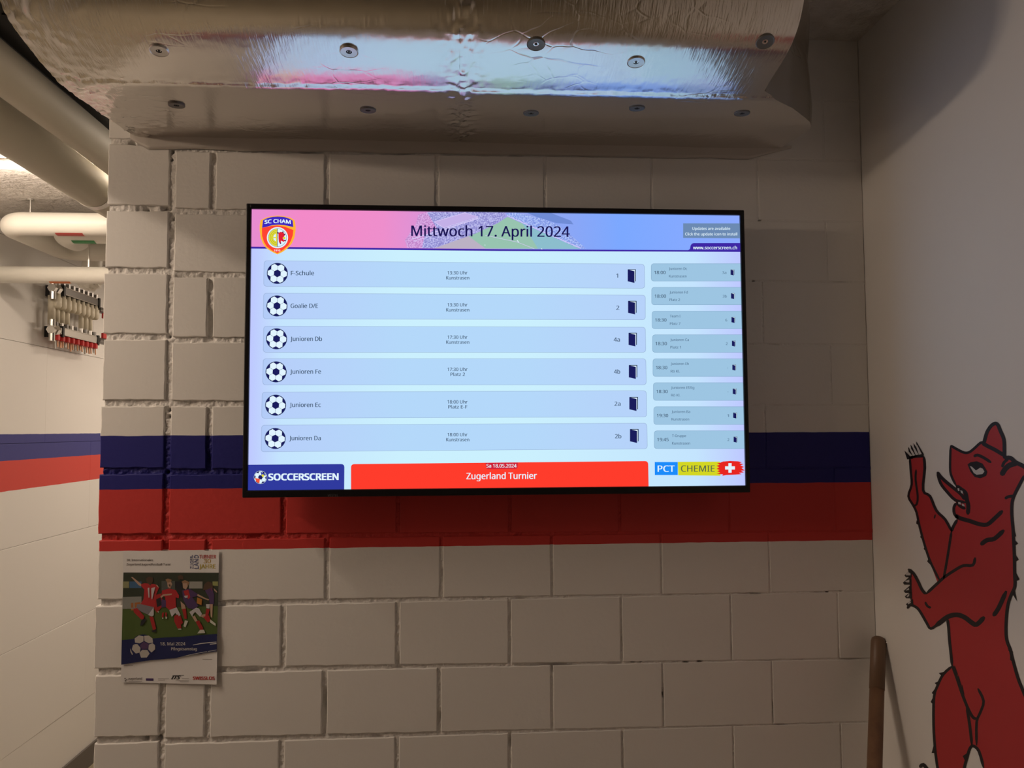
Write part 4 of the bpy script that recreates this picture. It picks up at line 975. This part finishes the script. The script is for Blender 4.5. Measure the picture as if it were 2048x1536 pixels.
S([B(245, 725), B(300, 800), B(400, 890), B(500, 970), B(580, 1040), B(630, 1110)], 5.5); S([B(245, 725), B(290, 880), B(380, 1000), B(500, 1120), B(640, 1150)], 5)
S([B(520, 1140), B(560, 1200), B(640, 1240)], 5); S([B(510, 1160), B(478, 1220), B(485, 1310), B(540, 1375)], 5)
S([B(500, 1330), B(560, 1370), B(700, 1410), B(820, 1450), B(940, 1460), B(1050, 1370), B(1160, 1265)], 7)
S([B(755, 510), B(810, 490), B(900, 530), B(1000, 595)], 5)
S([A(437, 522), A(445, 500), A(462, 470)], 5)
S([A(258, 205), A(262, 260), A(266, 320), A(252, 370), A(272, 408), A(287, 440), A(300, 500), A(325, 590), A(350, 660), A(388, 735)], 4)
S([A(318, 200), A(322, 250), A(315, 345), A(345, 370), A(372, 432), A(410, 470), A(438, 522)], 4.4)
S([A(285, 255), A(283, 300), A(292, 370), A(287, 405), A(272, 410)], 3.6); S([A(368, 448), A(363, 466)], 2.6)
S([A(437, 522), A(428, 580), A(415, 660), A(403, 725)], 4.4)
S([C(400, 820), C(550, 680), C(640, 600), C(760, 520), C(880, 455), C(1000, 450), C(1030, 350)], 5)
S([C(170, 500), C(240, 555), C(300, 660), C(350, 765), C(400, 820)], 5)
S([C(160, 1005), C(205, 960), C(290, 1000), C(350, 1085), C(410, 1190), C(462, 1262), C(560, 1200), C(680, 1110), C(800, 1085), C(900, 1120), C(980, 1180), C(1050, 1210), C(1150, 1110)], [4.5] * 18 + [8] * 19)
S([C(675, 1140), C(690, 1250), C(700, 1400), C(715, 1536), A(440, 1100)], 5)
S([C(390, 920), C(420, 975), C(465, 995)], 4)
S([C(1100, 190), C(1180, 130), C(1280, 110), C(1400, 0)], 7.5); S([C(1260, 1100), C(1330, 1000), C(1430, 780)], 7.5)
S([C(205, 600), C(205, 760), C(210, 900)], 3.2)
S([A(440, 1100), A(402, 1134), A(378, 1182), A(362, 1232), A(360, 1350), A(366, 1450), A(377, 1536), (1884, 1580)], 4.6)
S([A(440, 1095), A(460, 1150), A(485, 1225), A(512, 1290), A(530, 1320), A(543, 1325)], 5); S([A(502, 1270), A(515, 1350), A(525, 1440)], 5)
S([A(550, 1195), A(575, 1250), A(560, 1300), A(545, 1340), A(545, 1440)], 4.6); S([A(575, 1536), A(555, 1465), A(530, 1442), A(515, 1455), A(503, 1495), A(492, 1536), (1924, 1570), (1914, 1625), (1880, 1650), (1842, 1625), (1838, 1590), (1852, 1552)], 5)
S([A(575, 1536), (1974, 1590), (1992, 1640), (2004, 1720), (1990, 1760), (1950, 1780), (1960, 1796), (2020, 1800), (2070, 1775), (2078, 1710), (2082, 1640), (2082, 1560), (2072, 1480), (2062, 1420)], 5)
S([(1862, 1548), A(335, 1545), A(315, 1522), A(300, 1535)], 6)
tuft = [((2026, 1075), (2036.8, 1087), (2029, 1092)), ((2029, 1105), (2038.5, 1119.5), (2030, 1124)), ((2030, 1140), (2040, 1159), (2031, 1163)), ((2030, 1178), (2034.5, 1202), (2027, 1190)), ((2030, 1062), (2033, 1072), (2027, 1076)),
        ((2015, 1290), (2028, 1305), (2018, 1302)), ((2021, 1310), (2030, 1326), (2021, 1320)), ((2030, 1345), (2042, 1359), (2033, 1354)), ((1843, 1070), (1841, 1074), (1848, 1082)), ((1850, 1092), (1848, 1098), (1854, 1104)), ((1857, 1118), (1855, 1123), (1863, 1131)), ((1834, 1040), (1833, 1047), (1840, 1052)),
        ((1888, 1344), (1878, 1346), (1884, 1352)), ((1878, 1362), (1870, 1366), (1876, 1372)), ((1870, 1378), (1864, 1386), (1869, 1390)), ((1867, 1394), (1862, 1404), (1866, 1408)), ((1868, 1490), (1864, 1506), (1872, 1506)), ((1935, 1506), (1926, 1512), (1931, 1522)), ((1918, 1350), (1924, 1372), (1915, 1362)), ((1925, 1368), (1930, 1390), (1922, 1380)), ((1910, 1330), (1917, 1350), (1908, 1342))]
for t_ in tuft: ol.poly(list(t_), M_BLK, 4)
for k, (bx_, by_) in enumerate([(258, 190), (268, 183), (280, 178), (293, 172), (305, 172)]):       # raised paw claws
    tip = [(236, 178), (252, 162), (262, 152), (275, 146), (286, 138)][k]
    p0, p1, p2 = A(bx_ - 11, by_ + 22), A(tip[0] - 1, tip[1] - 4), A(bx_ + 15, by_ + 20)
    ol.poly([p0, p1, p2], M_BLK, 5)
ol.line([A(256, 204), A(285, 200), A(318, 198)], 5, M_BLK, 5)
for k, q in enumerate([(160, 560), (140, 655), (150, 760), (165, 830), (180, 930)]):                 # lower paw claws
    x, y = q; ol.poly([C(x + 55, y - 65 + 10 * k * .4), C(x - 35, y + 20), C(x - 15, y + 45), C(x + 60, y + 45)], M_BLK, 5)
ol.poly([B(670, 620), B(710, 590), B(800, 575), B(880, 610), B(945, 720), B(930, 780), B(850, 815), B(770, 795), B(710, 720)], M_BLK, 5)
ol.obj('outline', bear, label='black outline strokes')
def white(name, q, f_):
    wh = Flat(PB); wh.poly([f_(*p) for p in q], M_MWH, 7); wh.obj(name, bear, label='white painted ' + name.replace('_', ' '))
white('eye_white', [(705, 645), (730, 650), (790, 705), (850, 665), (885, 680), (908, 720), (880, 755), (800, 765), (760, 740)], B)
for q in ([(530, 955), (555, 950), (560, 990), (540, 990)], [(570, 980), (600, 990), (612, 1030), (585, 1020)], [(540, 1145), (575, 1150), (580, 1180), (545, 1175)], [(590, 1165), (625, 1180), (632, 1205), (600, 1200)]): white('tooth', q, B)
for q in ([(140, 560), (170, 535), (205, 555), (205, 580), (150, 580)], [(130, 655), (190, 635), (190, 670), (160, 670)], [(145, 770), (185, 740), (188, 765), (150, 775)], [(155, 850), (190, 810), (188, 845), (165, 860)], [(170, 945), (195, 895), (210, 930), (180, 950)]): white('claw', q, C)
for q in ([(260, 199), (247, 180), (252, 176), (270, 196)], [(272, 197), (258, 168), (264, 165), (282, 194)], [(285, 194), (271, 161), (277, 158), (296, 191)], [(298, 192), (285, 152), (291, 150), (310, 189)]): white('claw', q, A)

# ================================================================== BROOM in the right corner
top = W(1757, 1274, -.03)
bm_dir = (top - W(1749, 1536, -.15)).normalized()
p_low = top - bm_dir * ((top.z - .10) / bm_dir.z)
br_t = thing('broom', (p_low.x, p_low.y, 0), 'wooden broom handle leaning in the corner below the painted bear', 'broom')
MB().tube([p_low, top - bm_dir * .118], .0158, 24).obj('handle', M_WOOD, br_t, smooth=True)
MB().tube([top - bm_dir * .12, top - bm_dir * .012, top - bm_dir * .004, top], [.0166, .0166, .0145, .009], 24).obj('grip_sleeve', M_WOOD2, br_t, smooth=True, label='darker end section')
hk = [top + Vector((.006, -.012, -.010)), top + Vector((.012, -.020, -.008)), top + Vector((.019, -.018, -.018)), top + Vector((.019, -.014, -.030)), top + Vector((.017, -.008, -.040))]
MB().tube(hk, .0016, 8).obj('hanging_loop', M_STEEL, br_t)
MB().tube([hk[0] + Vector((0, .004, 0)), hk[0] + Vector((0, -.003, 0))], .005, 10).obj('eyelet', M_DSTEEL, br_t)
MB().bbox(p_low.x - .17, p_low.x + .055, p_low.y - .035, p_low.y + .035, .075, .115, b=.006).obj('broom_head', M_WOOD, br_t)
mb = MB()
for i in range(24):
    for j in range(6):
        x = p_low.x - .162 + .21 * i / 23; y = p_low.y - .028 + .056 * j / 5
        mb.tube([(x, y, .078), (x + random.uniform(-.008, .008), y + random.uniform(-.01, .01), .001)], .0022, 5)
mb.obj('bristles', M_BRISTLE, br_t, kind='stuff')

# ================================================================== CEILING LAMPS (fittings of the lights above, the added fill lamp too)
def lamp_mat(s):
    m = emis('lamp_diffuser', (255, 240, 220), strength=s); return m
E_L = lamp_mat(6)
lab = {'corridor': 'thin glowing batten lamp on the corridor ceiling beyond the pipes', 'deep_fill': 'unseen fill lamp added behind the brick wall to brighten the left wall', 'left': 'slim ceiling lamp left of the pair of grey pipes', 'side': 'slim lamp on the left wall below the grey pipes'}
for n_, (x, y, z), rot_, sx_, sy_, p_ in LAMPS:
    t = thing('wall_lamp' if n_ == 'side' else 'ceiling_lamp', (x, y, ZCEIL if n_ != 'side' else z), lab[n_], 'lamp')
    if n_ == 'side':
        MB().bbox(XL, XL + .03, y - sy_ / 2 - .015, y + sy_ / 2 + .015, z - .035, z + .035, b=.004).obj('housing', M_PLASTER, t)
        MB().bbox(XL + .028, XL + .055, y - sy_ / 2, y + sy_ / 2, z - .025, z + .025, b=.006).obj('diffuser', E_L, t)
    else:
        MB().bbox(x - sx_ / 2 - .02, x + sx_ / 2 + .02, y - sy_ / 2 - .008, y + sy_ / 2 + .008, ZCEIL - .008, ZCEIL, b=.002).obj('housing', M_PLASTER, t)
        MB().bbox(x - sx_ / 2 - .005, x + sx_ / 2 + .005, y - sy_ / 2, y + sy_ / 2, ZCEIL - .020, ZCEIL - .007, b=.003).obj('diffuser', E_L, t)
